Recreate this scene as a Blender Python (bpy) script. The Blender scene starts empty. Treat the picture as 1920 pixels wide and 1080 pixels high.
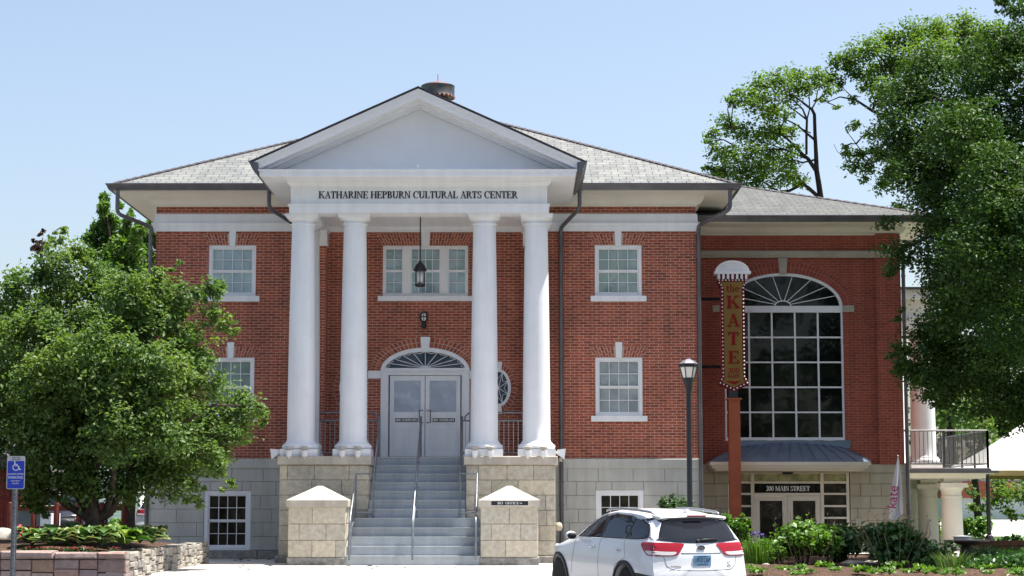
import bpy, math, random
import numpy as np
from mathutils import Vector, Matrix
from mathutils.bvhtree import BVHTree

R = math.radians
S = bpy.context.scene
COL = S.collection

# ------------------------------------------------------------------ camera
F, DIST, EYE, CX = 3600.0, 47.0, 1.26, 2.26      # focal length in photo pixels, distance, eye height, lateral position
PITCH = math.atan(410 / F)
cam_d = bpy.data.cameras.new('camera')
cam = bpy.data.objects.new('camera', cam_d)
COL.objects.link(cam)
cam_d.sensor_width = 36.0
cam_d.lens = F / 1920 * 36
cam_d.clip_start = 0.5
cam_d.clip_end = 3000
cam.location = (CX, -DIST, EYE)
cam.rotation_euler = (math.pi / 2 + PITCH, 0, 10 / F)
S.camera = cam

# ------------------------------------------------------------------ light
SUN_EL, SUN_AZ = R(70), R(84)                     # azimuth clockwise from +Y (behind the building)
sdir = Vector((math.sin(SUN_AZ) * math.cos(SUN_EL), math.cos(SUN_AZ) * math.cos(SUN_EL), math.sin(SUN_EL)))
W = bpy.data.worlds.new('World')
S.world = W
W.use_nodes = True
nt = W.node_tree
sky = nt.nodes.new('ShaderNodeTexSky')
sky.sky_type = 'NISHITA'
sky.sun_disc = False
sky.sun_elevation = SUN_EL
sky.sun_rotation = SUN_AZ
sky.air_density = 1.0
sky.dust_density = 2.6
sky.ozone_density = 1.9
tint = nt.nodes.new('ShaderNodeMix'); tint.data_type = 'RGBA'; tint.blend_type = 'MULTIPLY'; tint.inputs[0].default_value = 1.0
nt.links.new(sky.outputs[0], tint.inputs[6]); tint.inputs[7].default_value = (1.06, 0.99, 0.935, 1)
nt.links.new(tint.outputs[2], nt.nodes['Background'].inputs[0])
nt.nodes['Background'].inputs[1].default_value = 0.112
sl = bpy.data.lights.new('sun', 'SUN')
sl.energy = 5.0
sl.angle = R(0.53)
sl.color = (1.0, 0.955, 0.88)
sun = bpy.data.objects.new('sun', sl)
COL.objects.link(sun)
sun.rotation_euler = sdir.to_track_quat('Z', 'Y').to_euler()
S.view_settings.view_transform = 'Standard'
S.view_settings.look = 'None'
S.view_settings.gamma = 1
S.view_settings.exposure = 1.04

# ------------------------------------------------------------------ helpers
def at(px, py, Y):
    u = (px - 970) / F; v = (540 - py) / F
    cp, sp = math.cos(PITCH), math.sin(PITCH)
    dy, dz = cp - v * sp, sp + v * cp
    t = (Y + DIST) / dy
    return Vector((CX + u * t, Y, EYE + dz * t))

class MB:
    def __init__(s): s.v = []; s.f = []; s.m = []; s.cur = 0
    def add(s, vs, fs):
        b = len(s.v); s.v += [tuple(p) for p in vs]
        for f in fs: s.f.append(tuple(i + b for i in f)); s.m.append(s.cur)
    def box(s, x0, x1, y0, y1, z0, z1):
        x0, x1 = min(x0, x1), max(x0, x1); y0, y1 = min(y0, y1), max(y0, y1); z0, z1 = min(z0, z1), max(z0, z1)
        s.add([(x0,y0,z0),(x1,y0,z0),(x1,y1,z0),(x0,y1,z0),(x0,y0,z1),(x1,y0,z1),(x1,y1,z1),(x0,y1,z1)],
              [(0,3,2,1),(4,5,6,7),(0,1,5,4),(1,2,6,5),(2,3,7,6),(3,0,4,7)])
    def block(s, x0, x1, y0, y1, z0, z1, c=0.012):
        # a stone whose front (y0) face is chamfered
        s.add([(x0,y0+c,z0),(x1,y0+c,z0),(x1,y1,z0),(x0,y1,z0),(x0,y0+c,z1),(x1,y0+c,z1),(x1,y1,z1),(x0,y1,z1),
               (x0+c,y0,z0+c),(x1-c,y0,z0+c),(x1-c,y0,z1-c),(x0+c,y0,z1-c)],
              [(0,3,2,1),(4,5,6,7),(1,2,6,5),(2,3,7,6),(3,0,4,7),(8,9,10,11),(0,1,9,8),(1,5,10,9),(5,4,11,10),(4,0,8,11)])
    def blockx(s, x0, x1, y0, y1, z0, z1, c=0.012, sgn=1):
        # chamfered on the face at x1 (sgn=1) or x0 (sgn=-1)
        n = len(s.v); s.block(y0, y1, 0, abs(x1 - x0), z0, z1, c)
        for i in range(n, len(s.v)):
            a, b, z = s.v[i]
            s.v[i] = ((x1 - b) if sgn > 0 else (x0 + b), a, z)
    def prism(s, poly, y0, y1):
        n = len(poly)
        s.add([(x,y0,z) for x,z in poly] + [(x,y1,z) for x,z in poly],
              [tuple(range(n)), tuple(range(2*n-1, n-1, -1))] + [(i, i+n, (i+1)%n+n, (i+1)%n) for i in range(n)])
    def prismx(s, poly, x0, x1):
        n = len(poly)
        s.add([(x0,y,z) for y,z in poly] + [(x1,y,z) for y,z in poly],
              [tuple(range(n)), tuple(range(2*n-1, n-1, -1))] + [(i, i+n, (i+1)%n+n, (i+1)%n) for i in range(n)])
    def prismz(s, poly, z0, z1):
        n = len(poly)
        s.add([(x,y,z0) for x,y in poly] + [(x,y,z1) for x,y in poly],
              [tuple(range(n)), tuple(range(2*n-1, n-1, -1))] + [(i, i+n, (i+1)%n+n, (i+1)%n) for i in range(n)])
    def lathe(s, prof, c, seg=24, a0=0, a1=2*math.pi):
        full = abs(a1 - a0 - 2*math.pi) < 1e-6
        k = seg if full else seg + 1
        vs = []
        for r, z in prof:
            for i in range(k):
                a = a0 + (a1-a0) * i / seg
                vs.append((c[0]+r*math.cos(a), c[1]+r*math.sin(a), c[2]+z))
        fs = []
        for j in range(len(prof)-1):
            for i in range(seg):
                i2 = (i+1) % k
                fs.append((j*k+i, j*k+i2, (j+1)*k+i2, (j+1)*k+i))
        if full:
            if prof[0][0] > 1e-6: fs.append(tuple(range(k-1, -1, -1)))
            if prof[-1][0] > 1e-6: fs.append(tuple((len(prof)-1)*k + i for i in range(k)))
        s.add(vs, fs)
    def tube(s, pts, r, seg=8, caps=True):
        pts = [Vector(p) for p in pts]; n = len(pts)
        rs = r if isinstance(r, (list, tuple)) else [r]*n
        vs = []; nrm = None
        for i, p in enumerate(pts):
            t = (pts[min(i+1, n-1)] - pts[max(i-1, 0)]).normalized()
            if nrm is None:
                nrm = t.orthogonal().normalized()
            else:
                nrm = (nrm - t * nrm.dot(t))
                nrm = nrm.normalized() if nrm.length > 1e-6 else t.orthogonal().normalized()
            b = t.cross(nrm)
            for k in range(seg):
                a = 2*math.pi*k/seg
                vs.append(p + (nrm*math.cos(a) + b*math.sin(a)) * rs[i])
        fs = []
        for i in range(n-1):
            for k in range(seg):
                k2 = (k+1) % seg
                fs.append((i*seg+k, i*seg+k2, (i+1)*seg+k2, (i+1)*seg+k))
        if caps:
            fs.append(tuple(range(seg-1, -1, -1))); fs.append(tuple((n-1)*seg+k for k in range(seg)))
        s.add(vs, fs)
    def ball(s, c, rx, ry=None, rz=None, seg=10, rings=6):
        ry = rx if ry is None else ry; rz = rx if rz is None else rz
        n = len(s.v)
        s.lathe([(math.sin(math.pi*j/rings), -math.cos(math.pi*j/rings)) for j in range(rings+1)], (0,0,0), seg)
        for i in range(n, len(s.v)):
            x, y, z = s.v[i]; s.v[i] = (c[0]+x*rx, c[1]+y*ry, c[2]+z*rz)
    def ring(s, prof, x0, x1, y0, y1):
        # profile (outward offset, z) swept round a rectangle with mitred corners
        vs = []
        for o, z in prof:
            vs += [(x0-o,y0-o,z),(x1+o,y0-o,z),(x1+o,y1+o,z),(x0-o,y1+o,z)]
        fs = []
        for j in range(len(prof)-1):
            for i in range(4):
                i2 = (i+1) % 4
                fs.append((j*4+i, j*4+i2, (j+1)*4+i2, (j+1)*4+i))
        s.add(vs, fs)
    def build(s, name, mats, parent=None, smooth=False, auto=None):
        me = bpy.data.meshes.new(name)
        me.from_pydata(s.v, [], s.f)
        mats = mats if isinstance(mats, (list, tuple)) else [mats]
        for m in mats: me.materials.append(m)
        if len(mats) > 1: me.polygons.foreach_set('material_index', s.m)
        if smooth: me.polygons.foreach_set('use_smooth', [True]*len(me.polygons))
        me.validate()
        if smooth and auto: me.set_sharp_from_angle(angle=R(auto))
        return link(name, me, parent)

def link(name, me, parent=None):
    o = bpy.data.objects.new(name, me); COL.objects.link(o)
    if parent is not None:
        o.parent = parent
        if parent.parent is None and parent.type == 'EMPTY':
            o.matrix_parent_inverse = Matrix.Translation(-Vector(parent.location))
        elif parent.parent is None:
            o.matrix_parent_inverse = Matrix.Identity(4)
    return o

def thing(name, label, cat, loc=(0,0,0), group=None):
    o = bpy.data.objects.new(name, None); COL.objects.link(o)
    o.empty_display_size = 0.2; o.location = loc
    return tag(o, label, cat, group)
def tag(o, label, cat, group=None, kind=None):
    o['label'] = label; o['category'] = cat
    if group: o['group'] = group
    if kind: o['kind'] = kind
    return o
def kids(o): return list(o.children)
def dup(o, loc=None, rz=None, sc=None, label=None, group=None, parent=None):
    c = o.copy(); COL.objects.link(c)
    if parent is not None:
        c.parent = parent; c.matrix_parent_inverse = o.matrix_parent_inverse.copy()
    for k in kids(o): dup(k, parent=c)
    if loc is not None: c.location = loc
    if rz is not None: c.rotation_euler = (0, 0, rz)
    if sc is not None: c.scale = (sc,)*3 if not isinstance(sc, (tuple, list)) else sc
    if label: c['label'] = label
    if group: c['group'] = group
    return c

# ------------------------------------------------------------------ materials
class N:
    def __init__(s, name):
        s.mat = bpy.data.materials.new(name); s.mat.use_nodes = True
        s.t = s.mat.node_tree; s.b = s.t.nodes['Principled BSDF']
    def n(s, t, **kw):
        x = s.t.nodes.new(t)
        for k, v in kw.items(): setattr(x, k, v)
        return x
    def l(s, a, b): s.t.links.new(a, b)
    def math(s, op, a, b=None):
        x = s.n('ShaderNodeMath', operation=op)
        for i, v in enumerate((a, b)):
            if v is None: continue
            if isinstance(v, (int, float)): x.inputs[i].default_value = v
            else: s.l(v, x.inputs[i])
        return x.outputs[0]
    def mix(s, f, a, b, blend='MIX'):
        x = s.n('ShaderNodeMix', data_type='RGBA', blend_type=blend)
        for i, v in ((0, f), (6, a), (7, b)):
            if isinstance(v, (int, float)): x.inputs[i].default_value = v
            elif isinstance(v, tuple): x.inputs[i].default_value = (*v[:3], 1)
            else: s.l(v, x.inputs[i])
        return x.outputs[2]
    def noise(s, scale, detail=4, rough=0.55, vec=None, out=0):
        x = s.n('ShaderNodeTexNoise'); x.inputs['Scale'].default_value = scale
        x.inputs['Detail'].default_value = detail; x.inputs['Roughness'].default_value = rough
        if vec is not None: s.l(vec, x.inputs['Vector'])
        return x.outputs[out]
    def obj(s): return s.n('ShaderNodeTexCoord').outputs['Object']
    def ramp(s, fac, *st):
        x = s.n('ShaderNodeValToRGB'); e = x.color_ramp.elements
        while len(e) < len(st): e.new(0.5)
        for i, (p, c) in enumerate(st): e[i].position = p; e[i].color = (*c, 1) if isinstance(c, tuple) else (c, c, c, 1)
        s.l(fac, x.inputs[0]); return x.outputs[0]
    def bump(s, h, strength=0.3, dist=0.01):
        x = s.n('ShaderNodeBump'); x.inputs['Strength'].default_value = strength; x.inputs['Distance'].default_value = dist
        s.l(h, x.inputs['Height']); s.l(x.outputs[0], s.b.inputs['Normal'])
    def wallvec(s, zdiv=1.0):
        sp = s.n('ShaderNodeSeparateXYZ'); s.l(s.obj(), sp.inputs[0])
        g = s.n('ShaderNodeSeparateXYZ'); s.l(s.n('ShaderNodeNewGeometry').outputs['True Normal'], g.inputs[0])
        side = s.math('GREATER_THAN', s.math('ABSOLUTE', g.outputs[0]), s.math('ABSOLUTE', g.outputs[1]))
        u = s.math('ADD', s.math('MULTIPLY', sp.outputs[0], s.math('SUBTRACT', 1.0, side)), s.math('MULTIPLY', sp.outputs[1], side))
        c = s.n('ShaderNodeCombineXYZ'); s.l(u, c.inputs[0]); s.l(s.math('DIVIDE', sp.outputs[2], zdiv), c.inputs[1])
        return c.outputs[0]
    def streaks(s, v, lo=0.80, hi=1.06):
        mp = s.n('ShaderNodeMapping'); mp.inputs['Scale'].default_value = (5.0, 0.45, 1); s.l(v, mp.inputs[0])
        return s.ramp(s.noise(1.0, 5, 0.6, mp.outputs[0]), (0.34, lo), (0.62, hi))
    def pr(s, col=None, rough=0.5, spec=0.5, metal=0.0):
        if isinstance(col, tuple): s.b.inputs['Base Color'].default_value = (*col, 1)
        elif col is not None: s.l(col, s.b.inputs['Base Color'])
        s.b.inputs['Roughness'].default_value = rough
        s.b.inputs['Specular IOR Level'].default_value = spec
        s.b.inputs['Metallic'].default_value = metal
        return s.mat

def mat(name, col, rough=0.5, spec=0.5, metal=0.0, var=0.12, scale=2.5, bump=0.0, bs=60):
    m = N(name); o = m.obj()
    if var:
        nz = m.noise(scale, 6, 0.62, o)
        c2 = tuple(c * (1 - 2*var) for c in col); c1 = tuple(min(1, c * (1 + 0.6*var)) for c in col)
        c = m.ramp(nz, (0.3, c2), (0.72, c1))
    else: c = col
    if bump >= 0.1: c = m.mix(0.7, c, m.streaks(m.wallvec(), 0.82, 1.05), 'MULTIPLY')
    if bump: m.bump(m.noise(bs, 5, 0.6, o), bump, 0.01)
    return m.pr(c, rough, spec, metal)

def brick_mat(name, c1, c2, mortar, bw=0.216, rh=0.068, ms=0.006, dark=0.35):
    m = N(name); v = m.wallvec(); o = m.obj()
    wob = m.noise(30, 2, 0.5, o, 1)
    vm = m.n('ShaderNodeVectorMath', operation='MULTIPLY_ADD'); m.l(wob, vm.inputs[0]); vm.inputs[1].default_value = (0.006, 0.006, 0); m.l(v, vm.inputs[2])
    b = m.n('ShaderNodeTexBrick'); b.offset = 0.5; b.squash_frequency = 2
    m.l(vm.outputs[0], b.inputs['Vector'])
    b.inputs['Color1'].default_value = (*c1, 1); b.inputs['Color2'].default_value = (*c2, 1); b.inputs['Mortar'].default_value = (*mortar, 1)
    b.inputs['Scale'].default_value = 1; b.inputs['Mortar Size'].default_value = ms; b.inputs['Mortar Smooth'].default_value = 0.15
    b.inputs['Bias'].default_value = -0.1; b.inputs['Brick Width'].default_value = bw; b.inputs['Row Height'].default_value = rh
    big = m.ramp(m.noise(0.55, 5, 0.6, o), (0.3, 0.80), (0.7, 1.18))
    fine = m.ramp(m.noise(14, 4, 0.7, v), (0.25, 1 - dark), (0.75, 1.2))
    c = m.mix(1.0, b.outputs['Color'], big, 'MULTIPLY'); c = m.mix(0.75, c, fine, 'MULTIPLY')
    c = m.mix(0.8, c, m.streaks(v), 'MULTIPLY')
    m.bump(m.math('SUBTRACT', 1.0, b.outputs['Fac']), 0.5, 0.006)
    return m.pr(c, 0.85, 0.25)

def island_mat(name, cols, rough=0.85, spec=0.3, bump=0.4, bs=40, dist=0.01):
    m = N(name); g = m.n('ShaderNodeNewGeometry')
    n = len(cols); c = m.ramp(g.outputs['Random Per Island'], *[((i + 0.5) / n, cc) for i, cc in enumerate(cols)])
    nz = m.ramp(m.noise(9, 6, 0.65, m.obj()), (0.3, 0.72), (0.7, 1.15))
    c = m.mix(1.0, c, nz, 'MULTIPLY')
    if bump: m.bump(m.noise(bs, 6, 0.65, m.obj()), bump, dist)
    return m.pr(c, rough, spec)

def leaf_mat(name, cols, trans=0.35, rough=0.42, spec=0.35):
    m = N(name); g = m.n('ShaderNodeNewGeometry')
    n = len(cols); c = m.ramp(g.outputs['Random Per Island'], *[((i + 0.5) / n, cc) for i, cc in enumerate(cols)])
    nz = m.ramp(m.noise(1.1, 3, 0.5, m.obj()), (0.35, (0.72, 0.8, 0.85)), (0.68, (1.2, 1.1, 0.9)))
    c = m.mix(1.0, c, nz, 'MULTIPLY')
    m.pr(c, rough, spec)
    tr = m.n('ShaderNodeBsdfTranslucent'); m.l(m.mix(1.0, c, (1.25, 1.35, 0.5), 'MULTIPLY'), tr.inputs[0])
    mx = m.n('ShaderNodeMixShader'); mx.inputs[0].default_value = trans
    m.l(m.b.outputs[0], mx.inputs[1]); m.l(tr.outputs[0], mx.inputs[2])
    m.l(mx.outputs[0], m.t.nodes['Material Output'].inputs[0])
    return m.mat

def slate_mat(name, c1, c2, gap, slope):
    m = N(name); v = m.wallvec(math.sin(slope)); o = m.obj()
    b = m.n('ShaderNodeTexBrick'); b.offset = 0.5
    m.l(v, b.inputs['Vector'])
    b.inputs['Color1'].default_value = (*c1, 1); b.inputs['Color2'].default_value = (*c2, 1); b.inputs['Mortar'].default_value = (*gap, 1)
    b.inputs['Scale'].default_value = 1; b.inputs['Mortar Size'].default_value = 0.011; b.inputs['Mortar Smooth'].default_value = 0.1
    b.inputs['Bias'].default_value = 0.0; b.inputs['Brick Width'].default_value = 0.34; b.inputs['Row Height'].default_value = 0.235
    c = m.mix(1.0, b.outputs['Color'], m.ramp(m.noise(1.6, 6, 0.7, o), (0.3, (0.78, 0.8, 0.8)), (0.7, (1.15, 1.12, 1.08))), 'MULTIPLY')
    c = m.mix(0.2, c, m.ramp(m.noise(20, 4, 0.7, v), (0.3, 0.7), (0.7, 1.2)), 'MULTIPLY'); c = m.mix(1.0, c, m.streaks(v, 0.86, 1.08), 'MULTIPLY')
    m.bump(m.math('SUBTRACT', 1.0, b.outputs['Fac']), 0.6, 0.01)
    return m.pr(c, 0.55, 0.4)

def glass_mat(name, col, rough=0.03, var=0.25, scale=1.5, wob=0.04, spec=0.5):
    m = N(name); o = m.obj()
    c = m.ramp(m.noise(scale, 3, 0.5, o), (0.3, tuple(x * (1 - var) for x in col)), (0.7, tuple(x * (1 + var) for x in col)))
    m.bump(m.noise(1.7, 2, 0.5, o), wob, 0.05)
    return m.pr(c, rough, spec)

mWhite = N('white_paint'); _o = mWhite.obj(); mWhite.bump(mWhite.noise(18, 5, 0.6, _o), 0.08, 0.01)
mWhite = mWhite.pr(mWhite.mix(1.0, mWhite.mix(1.0, mWhite.ramp(mWhite.noise(2.2, 6, 0.65, _o), (0.3, (0.745, 0.76, 0.785)), (0.65, (0.80, 0.815, 0.845))), mWhite.streaks(mWhite.wallvec(), 0.93, 1.0), 'MULTIPLY'), mWhite.ramp(mWhite.noise(9, 6, 0.75, _o), (0.22, (0.92, 0.91, 0.88)), (0.36, 1.0)), 'MULTIPLY'), 0.5, 0.35)
mWhiteC = mat('clean_white_paint', (0.78, 0.79, 0.81), 0.5, 0.35, var=0.03, scale=1.2)
mCreamW = mat('warm_cream_paint', (0.72, 0.655, 0.54), 0.5, 0.3, var=0.06, scale=1.5)
mCream = mat('cream_paint', (0.69, 0.66, 0.60), 0.5, 0.35, var=0.05, scale=1.2)
mBrick = brick_mat('red_brick', (0.385, 0.098, 0.057), (0.215, 0.056, 0.040), (0.58, 0.41, 0.32))
mBrick2 = brick_mat('plain_red_brick', (0.335, 0.078, 0.052), (0.24, 0.058, 0.043), (0.38, 0.21, 0.155), ms=0.0045, dark=0.2)
mVous = island_mat('brick_voussoir', [(0.24,0.062,0.045),(0.36,0.10,0.062),(0.29,0.075,0.05),(0.40,0.12,0.07)])
mVous2 = island_mat('plain_brick_voussoir', [(0.25,0.052,0.04),(0.33,0.068,0.047),(0.29,0.06,0.043)])
mMortar = mat('mortar', (0.56, 0.42, 0.34), 0.9, 0.2)
mMortar2 = mat('brown_mortar', (0.36, 0.20, 0.155), 0.9, 0.2)
mGrey = mat('grey_painted_stone', (0.48, 0.48, 0.45), 0.6, 0.3, var=0.1, scale=1.1, bump=0.15, bs=18)
mTan = mat('tan_cast_stone', (0.44, 0.39, 0.30), 0.7, 0.3, var=0.1, scale=1.4, bump=0.1, bs=30)
mTanB = mat('grey_tan_trim_stone', (0.40, 0.365, 0.30), 0.7, 0.3, var=0.1)
mLime = island_mat('limestone_block', [(0.50,0.45,0.355),(0.57,0.52,0.42),(0.46,0.425,0.35),(0.62,0.55,0.425),(0.52,0.48,0.40)], 0.85, 0.25, 0.35, 25)
mLimeJ = mat('limestone_joint', (0.44, 0.40, 0.335), 0.9, 0.2)
mLimeCap = mat('limestone_cap', (0.54, 0.495, 0.42), 0.8, 0.25, var=0.14, scale=3, bump=0.2, bs=30)
mGranite = mat('granite_plinth', (0.33, 0.315, 0.29), 0.8, 0.3, var=0.25, scale=8, bump=0.5, bs=20)
mStep = mat('grey_painted_step', (0.40, 0.435, 0.465), 0.6, 0.35, var=0.1, scale=2.2, bump=0.1, bs=30)
mSlate = slate_mat('grey_green_slate', (0.215, 0.225, 0.212), (0.155, 0.165, 0.163), (0.06, 0.06, 0.065), math.atan(0.46))
mSlate2 = slate_mat('plain_grey_slate', (0.12, 0.12, 0.112), (0.085, 0.09, 0.087), (0.035, 0.035, 0.035), math.atan(0.34))
mHip = mat('dark_hip_slate', (0.075, 0.065, 0.075), 0.7, 0.3, var=0.3, scale=6)
mLead = mat('grey_lead_coated_copper', (0.135, 0.132, 0.148), 0.42, 0.5, 0.35, var=0.2, scale=2.0)
mZinc = mat('blue_grey_zinc', (0.16, 0.21, 0.29), 0.38, 0.5, 0.4, var=0.12, scale=2.0)
mRail = mat('grey_galvanised_rail', (0.23, 0.255, 0.285), 0.4, 0.5, 0.5, var=0.2, scale=6)
mRailD = mat('dark_balcony_rail', (0.085, 0.085, 0.09), 0.45, 0.4, 0.2, var=0.2, scale=6)
mRailL = mat('pale_galvanised_bar', (0.42, 0.44, 0.46), 0.4, 0.5, 0.4, var=0.1, scale=6)
mMatt = mat('matt_black_metal', (0.008, 0.008, 0.011), 0.8, 0.15, var=0.1)
mBlack = mat('black_metal', (0.012, 0.013, 0.018), 0.4, 0.5, 0.0, var=0.2, scale=8)
mDark = mat('dark_gap', (0.012, 0.012, 0.014), 0.8, 0.2, var=0)
mCopper = N('weathered_copper')
_n = mCopper.noise(4.5, 5, 0.65, mCopper.obj())
mCopper = mCopper.pr(mCopper.ramp(_n, (0.36, (0.035, 0.05, 0.065)), (0.52, (0.07, 0.085, 0.09)), (0.62, (0.13, 0.07, 0.045)), (0.75, (0.18, 0.08, 0.06))), 0.5, 0.5, 0.3)
mCopperRed = mat('pink_copper', (0.36, 0.16, 0.14), 0.45, 0.5, 0.3, var=0.2, scale=5)
gTeal = glass_mat('teal_blind_and_sky_glass', (0.27, 0.38, 0.42), var=0.2, scale=2.2, wob=0.3, spec=0.9)  # blind colour with the sky's reflection mixed into it
gGreen = glass_mat('green_glass_blind', (0.225, 0.305, 0.28), var=0.22, scale=2.2, wob=0.3, spec=0.9)
gPale = glass_mat('pale_glass_blind', (0.28, 0.33, 0.35), var=0.15, scale=2.2, wob=0.3, spec=0.9)
gDark = glass_mat('dark_glass', (0.007, 0.010, 0.009), var=0.5, scale=0.9, spec=0.28)
gBrown = glass_mat('brown_dark_glass', (0.030, 0.026, 0.020), var=0.6, scale=2.4, wob=0.25, spec=0.35)
gBlue = glass_mat('blue_dark_glass', (0.035, 0.055, 0.095), var=0.2)
gDoor = glass_mat('sky_tinted_door_glass', (0.40, 0.45, 0.55), var=0.1, wob=0.8, spec=0.9)  # reflected sky is put into the pane's base colour
gOlive = glass_mat('olive_glass', (0.36, 0.36, 0.19), var=0.4, scale=5)
mBlackSign = mat('black_sign_face', (0.014, 0.014, 0.02), 0.35, 0.5, var=0)
mWhiteSign = mat('white_lettering', (0.8, 0.8, 0.78), 0.5, 0.3, var=0)
mLetter = mat('black_lettering', (0.012, 0.012, 0.02), 0.4, 0.5, var=0)

# ------------------------------------------------------------------ lettering (own serif strokes, cap height 1)
T, t_, SF = 0.17, 0.065, 0.055
def s_(x, y0, y1, w): return [(x-w/2,y0),(x+w/2,y0),(x+w/2,y1),(x-w/2,y1)]
def d_(x0, y0, x1, y1, w): return [(x0-w/2,y0),(x0+w/2,y0),(x1+w/2,y1),(x1-w/2,y1)]
def b_(x0, x1, y, h=t_): return [(x0,y-h/2),(x1,y-h/2),(x1,y+h/2),(x0,y+h/2)]
def a_(cx, cy, rx, ry, a0, a1, wx=T, wy=t_, n=12):
    o = []
    for i in range(n):
        p, q = R(a0 + (a1-a0)*i/n), R(a0 + (a1-a0)*(i+1)/n)
        o.append([(cx+rx*math.cos(p),cy+ry*math.sin(p)),(cx+rx*math.cos(q),cy+ry*math.sin(q)),
                  (cx+(rx-wx)*math.cos(q),cy+(ry-wy)*math.sin(q)),(cx+(rx-wx)*math.cos(p),cy+(ry-wy)*math.sin(p))])
    return o
def sf(x, y, w=0.17): return b_(x-w, x+w, y + (SF/2 if y < 0.5 else -SF/2), SF)
def IS(x): return [s_(x,0,1,T), sf(x,0), sf(x,1)]
def glyph(c):
    if c == 'A': return [d_(0.14,0,0.40,1,t_), d_(0.70,0,0.44,1,T*1.05), b_(0.22,0.6,0.34), sf(0.14,0,0.14), sf(0.70,0,0.17)], 0.86
    if c == 'B': return IS(0.18) + a_(0.36,0.755,0.27,0.245,-90,90) + a_(0.38,0.265,0.31,0.265,-90,90) + [b_(0.18,0.38,0.968), b_(0.18,0.38,0.50), b_(0.18,0.38,0.032)], 0.76
    if c == 'C': return a_(0.46,0.5,0.43,0.52,48,312) + [s_(0.74,0.62,0.98,0.05)], 0.84
    if c == 'E': return IS(0.18) + [b_(0.18,0.66,0.968), b_(0.18,0.5,0.5), b_(0.18,0.68,0.032), s_(0.645,0.76,0.97,0.05), s_(0.665,0.03,0.26,0.05), s_(0.485,0.4,0.6,0.045)], 0.76
    if c == 'F': return IS(0.18) + [b_(0.18,0.64,0.968), b_(0.18,0.5,0.5), s_(0.625,0.74,0.97,0.05), s_(0.485,0.4,0.6,0.045)], 0.70
    if c == 'H': return IS(0.18) + IS(0.74) + [b_(0.18,0.74,0.5)], 0.92
    if c == 'I': return IS(0.19), 0.38
    if c == 'K': return IS(0.18) + [d_(0.28,0.42,0.68,0.96,t_*1.15), d_(0.76,0.04,0.44,0.56,T*1.15), sf(0.70,1,0.16), sf(0.76,0,0.17)], 0.90
    if c == 'L': return IS(0.18) + [b_(0.18,0.66,0.032), s_(0.645,0.03,0.3,0.05)], 0.72
    if c == 'M': return [s_(0.15,0,1,t_), s_(0.88,0,1,T), d_(0.52,0.06,0.20,1,T), d_(0.52,0.06,0.84,1,t_), sf(0.15,0,0.13), sf(0.88,0), sf(0.13,1,0.13), sf(0.9,1,0.14)], 1.06
    if c == 'N': return [s_(0.15,0,1,t_), s_(0.74,0,1,t_), d_(0.71,0.0,0.20,1,T), sf(0.15,0,0.14), sf(0.13,1,0.13), sf(0.74,1,0.14)], 0.9
    if c == 'O': return a_(0.46,0.5,0.43,0.52,0,360,n=20), 0.92
    if c == 'P': return IS(0.18) + a_(0.36,0.735,0.30,0.265,-90,90) + [b_(0.18,0.38,0.968), b_(0.18,0.38,0.50)], 0.72
    if c == 'R': return IS(0.18) + a_(0.36,0.745,0.28,0.255,-90,90) + [b_(0.18,0.38,0.968), b_(0.18,0.38,0.52), d_(0.74,0,0.42,0.5,T*1.1), sf(0.76,0,0.12)], 0.84
    if c == 'S': return a_(0.33,0.74,0.26,0.28,30,205,0.13) + a_(0.33,0.27,0.28,0.29,-150,40,0.13) + [d_(0.53,0.36,0.13,0.66,T), s_(0.555,0.72,0.98,0.05), s_(0.075,0.02,0.28,0.05)], 0.66
    if c == 'T': return [s_(0.36,0,1,T), sf(0.36,0), b_(0.03,0.69,0.968), s_(0.055,0.74,0.97,0.05), s_(0.665,0.74,0.97,0.05)], 0.74
    if c == 'U': return [s_(0.18,0.32,1,T), s_(0.72,0.32,1,t_), sf(0.18,1), sf(0.72,1,0.14)] + a_(0.42,0.32,0.325,0.34,180,360,0.16), 0.88
    if c == '0': return a_(0.30,0.5,0.28,0.52,0,360,0.13,n=20), 0.62
    if c == '3': return a_(0.26,0.75,0.26,0.26,-80,160,0.13) + a_(0.26,0.26,0.28,0.28,-160,85,0.14), 0.58
    if c == 't': return [s_(0.2,0.1,0.8,0.12), b_(0.06,0.4,0.62)] + a_(0.3,0.12,0.16,0.14,180,330,0.11), 0.44
    if c == 'h': return [s_(0.16,0,1.0,0.12), sf(0.16,0,0.13), b_(0.04,0.16,0.97), s_(0.5,0,0.48,0.12), sf(0.5,0,0.13)] + a_(0.34,0.44,0.22,0.22,0,150,0.12), 0.68
    if c == 'e': return a_(0.28,0.33,0.26,0.35,20,320,0.12) + [b_(0.08,0.52,0.38), s_(0.5,0.36,0.46,0.06)], 0.58
    if c == '>': return [b_(0.05,0.6,0.45,0.14), [(0.5,0.15),(0.95,0.45),(0.5,0.75)]], 1.0
    return [], 0.34
def serif_mesh(mb, text, x0, x1, z0, h, y, depth=0.01, bold=0.0, fit=True):
    total = sum(glyph(c)[1] for c in text); sx = (x1 - x0) / total; x = x0; k = 0
    for c in text:
        polys, w = glyph(c)
        for p in polys:
            q = [(x + a*sx, z0 + b*h) for a, b in p]
            if bold:
                cxx = sum(a for a, b in q)/len(q); q = [(a + (bold if a > cxx else -bold), b) for a, b in q]
            area = sum(q[i][0]*q[(i+1)%len(q)][1]-q[(i+1)%len(q)][0]*q[i][1] for i in range(len(q)))
            if area < 0: q = q[::-1]
            k += 1
            mb.prism(q, y - depth - 0.00015*(k % 9), y)
        x += w*sx
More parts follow.
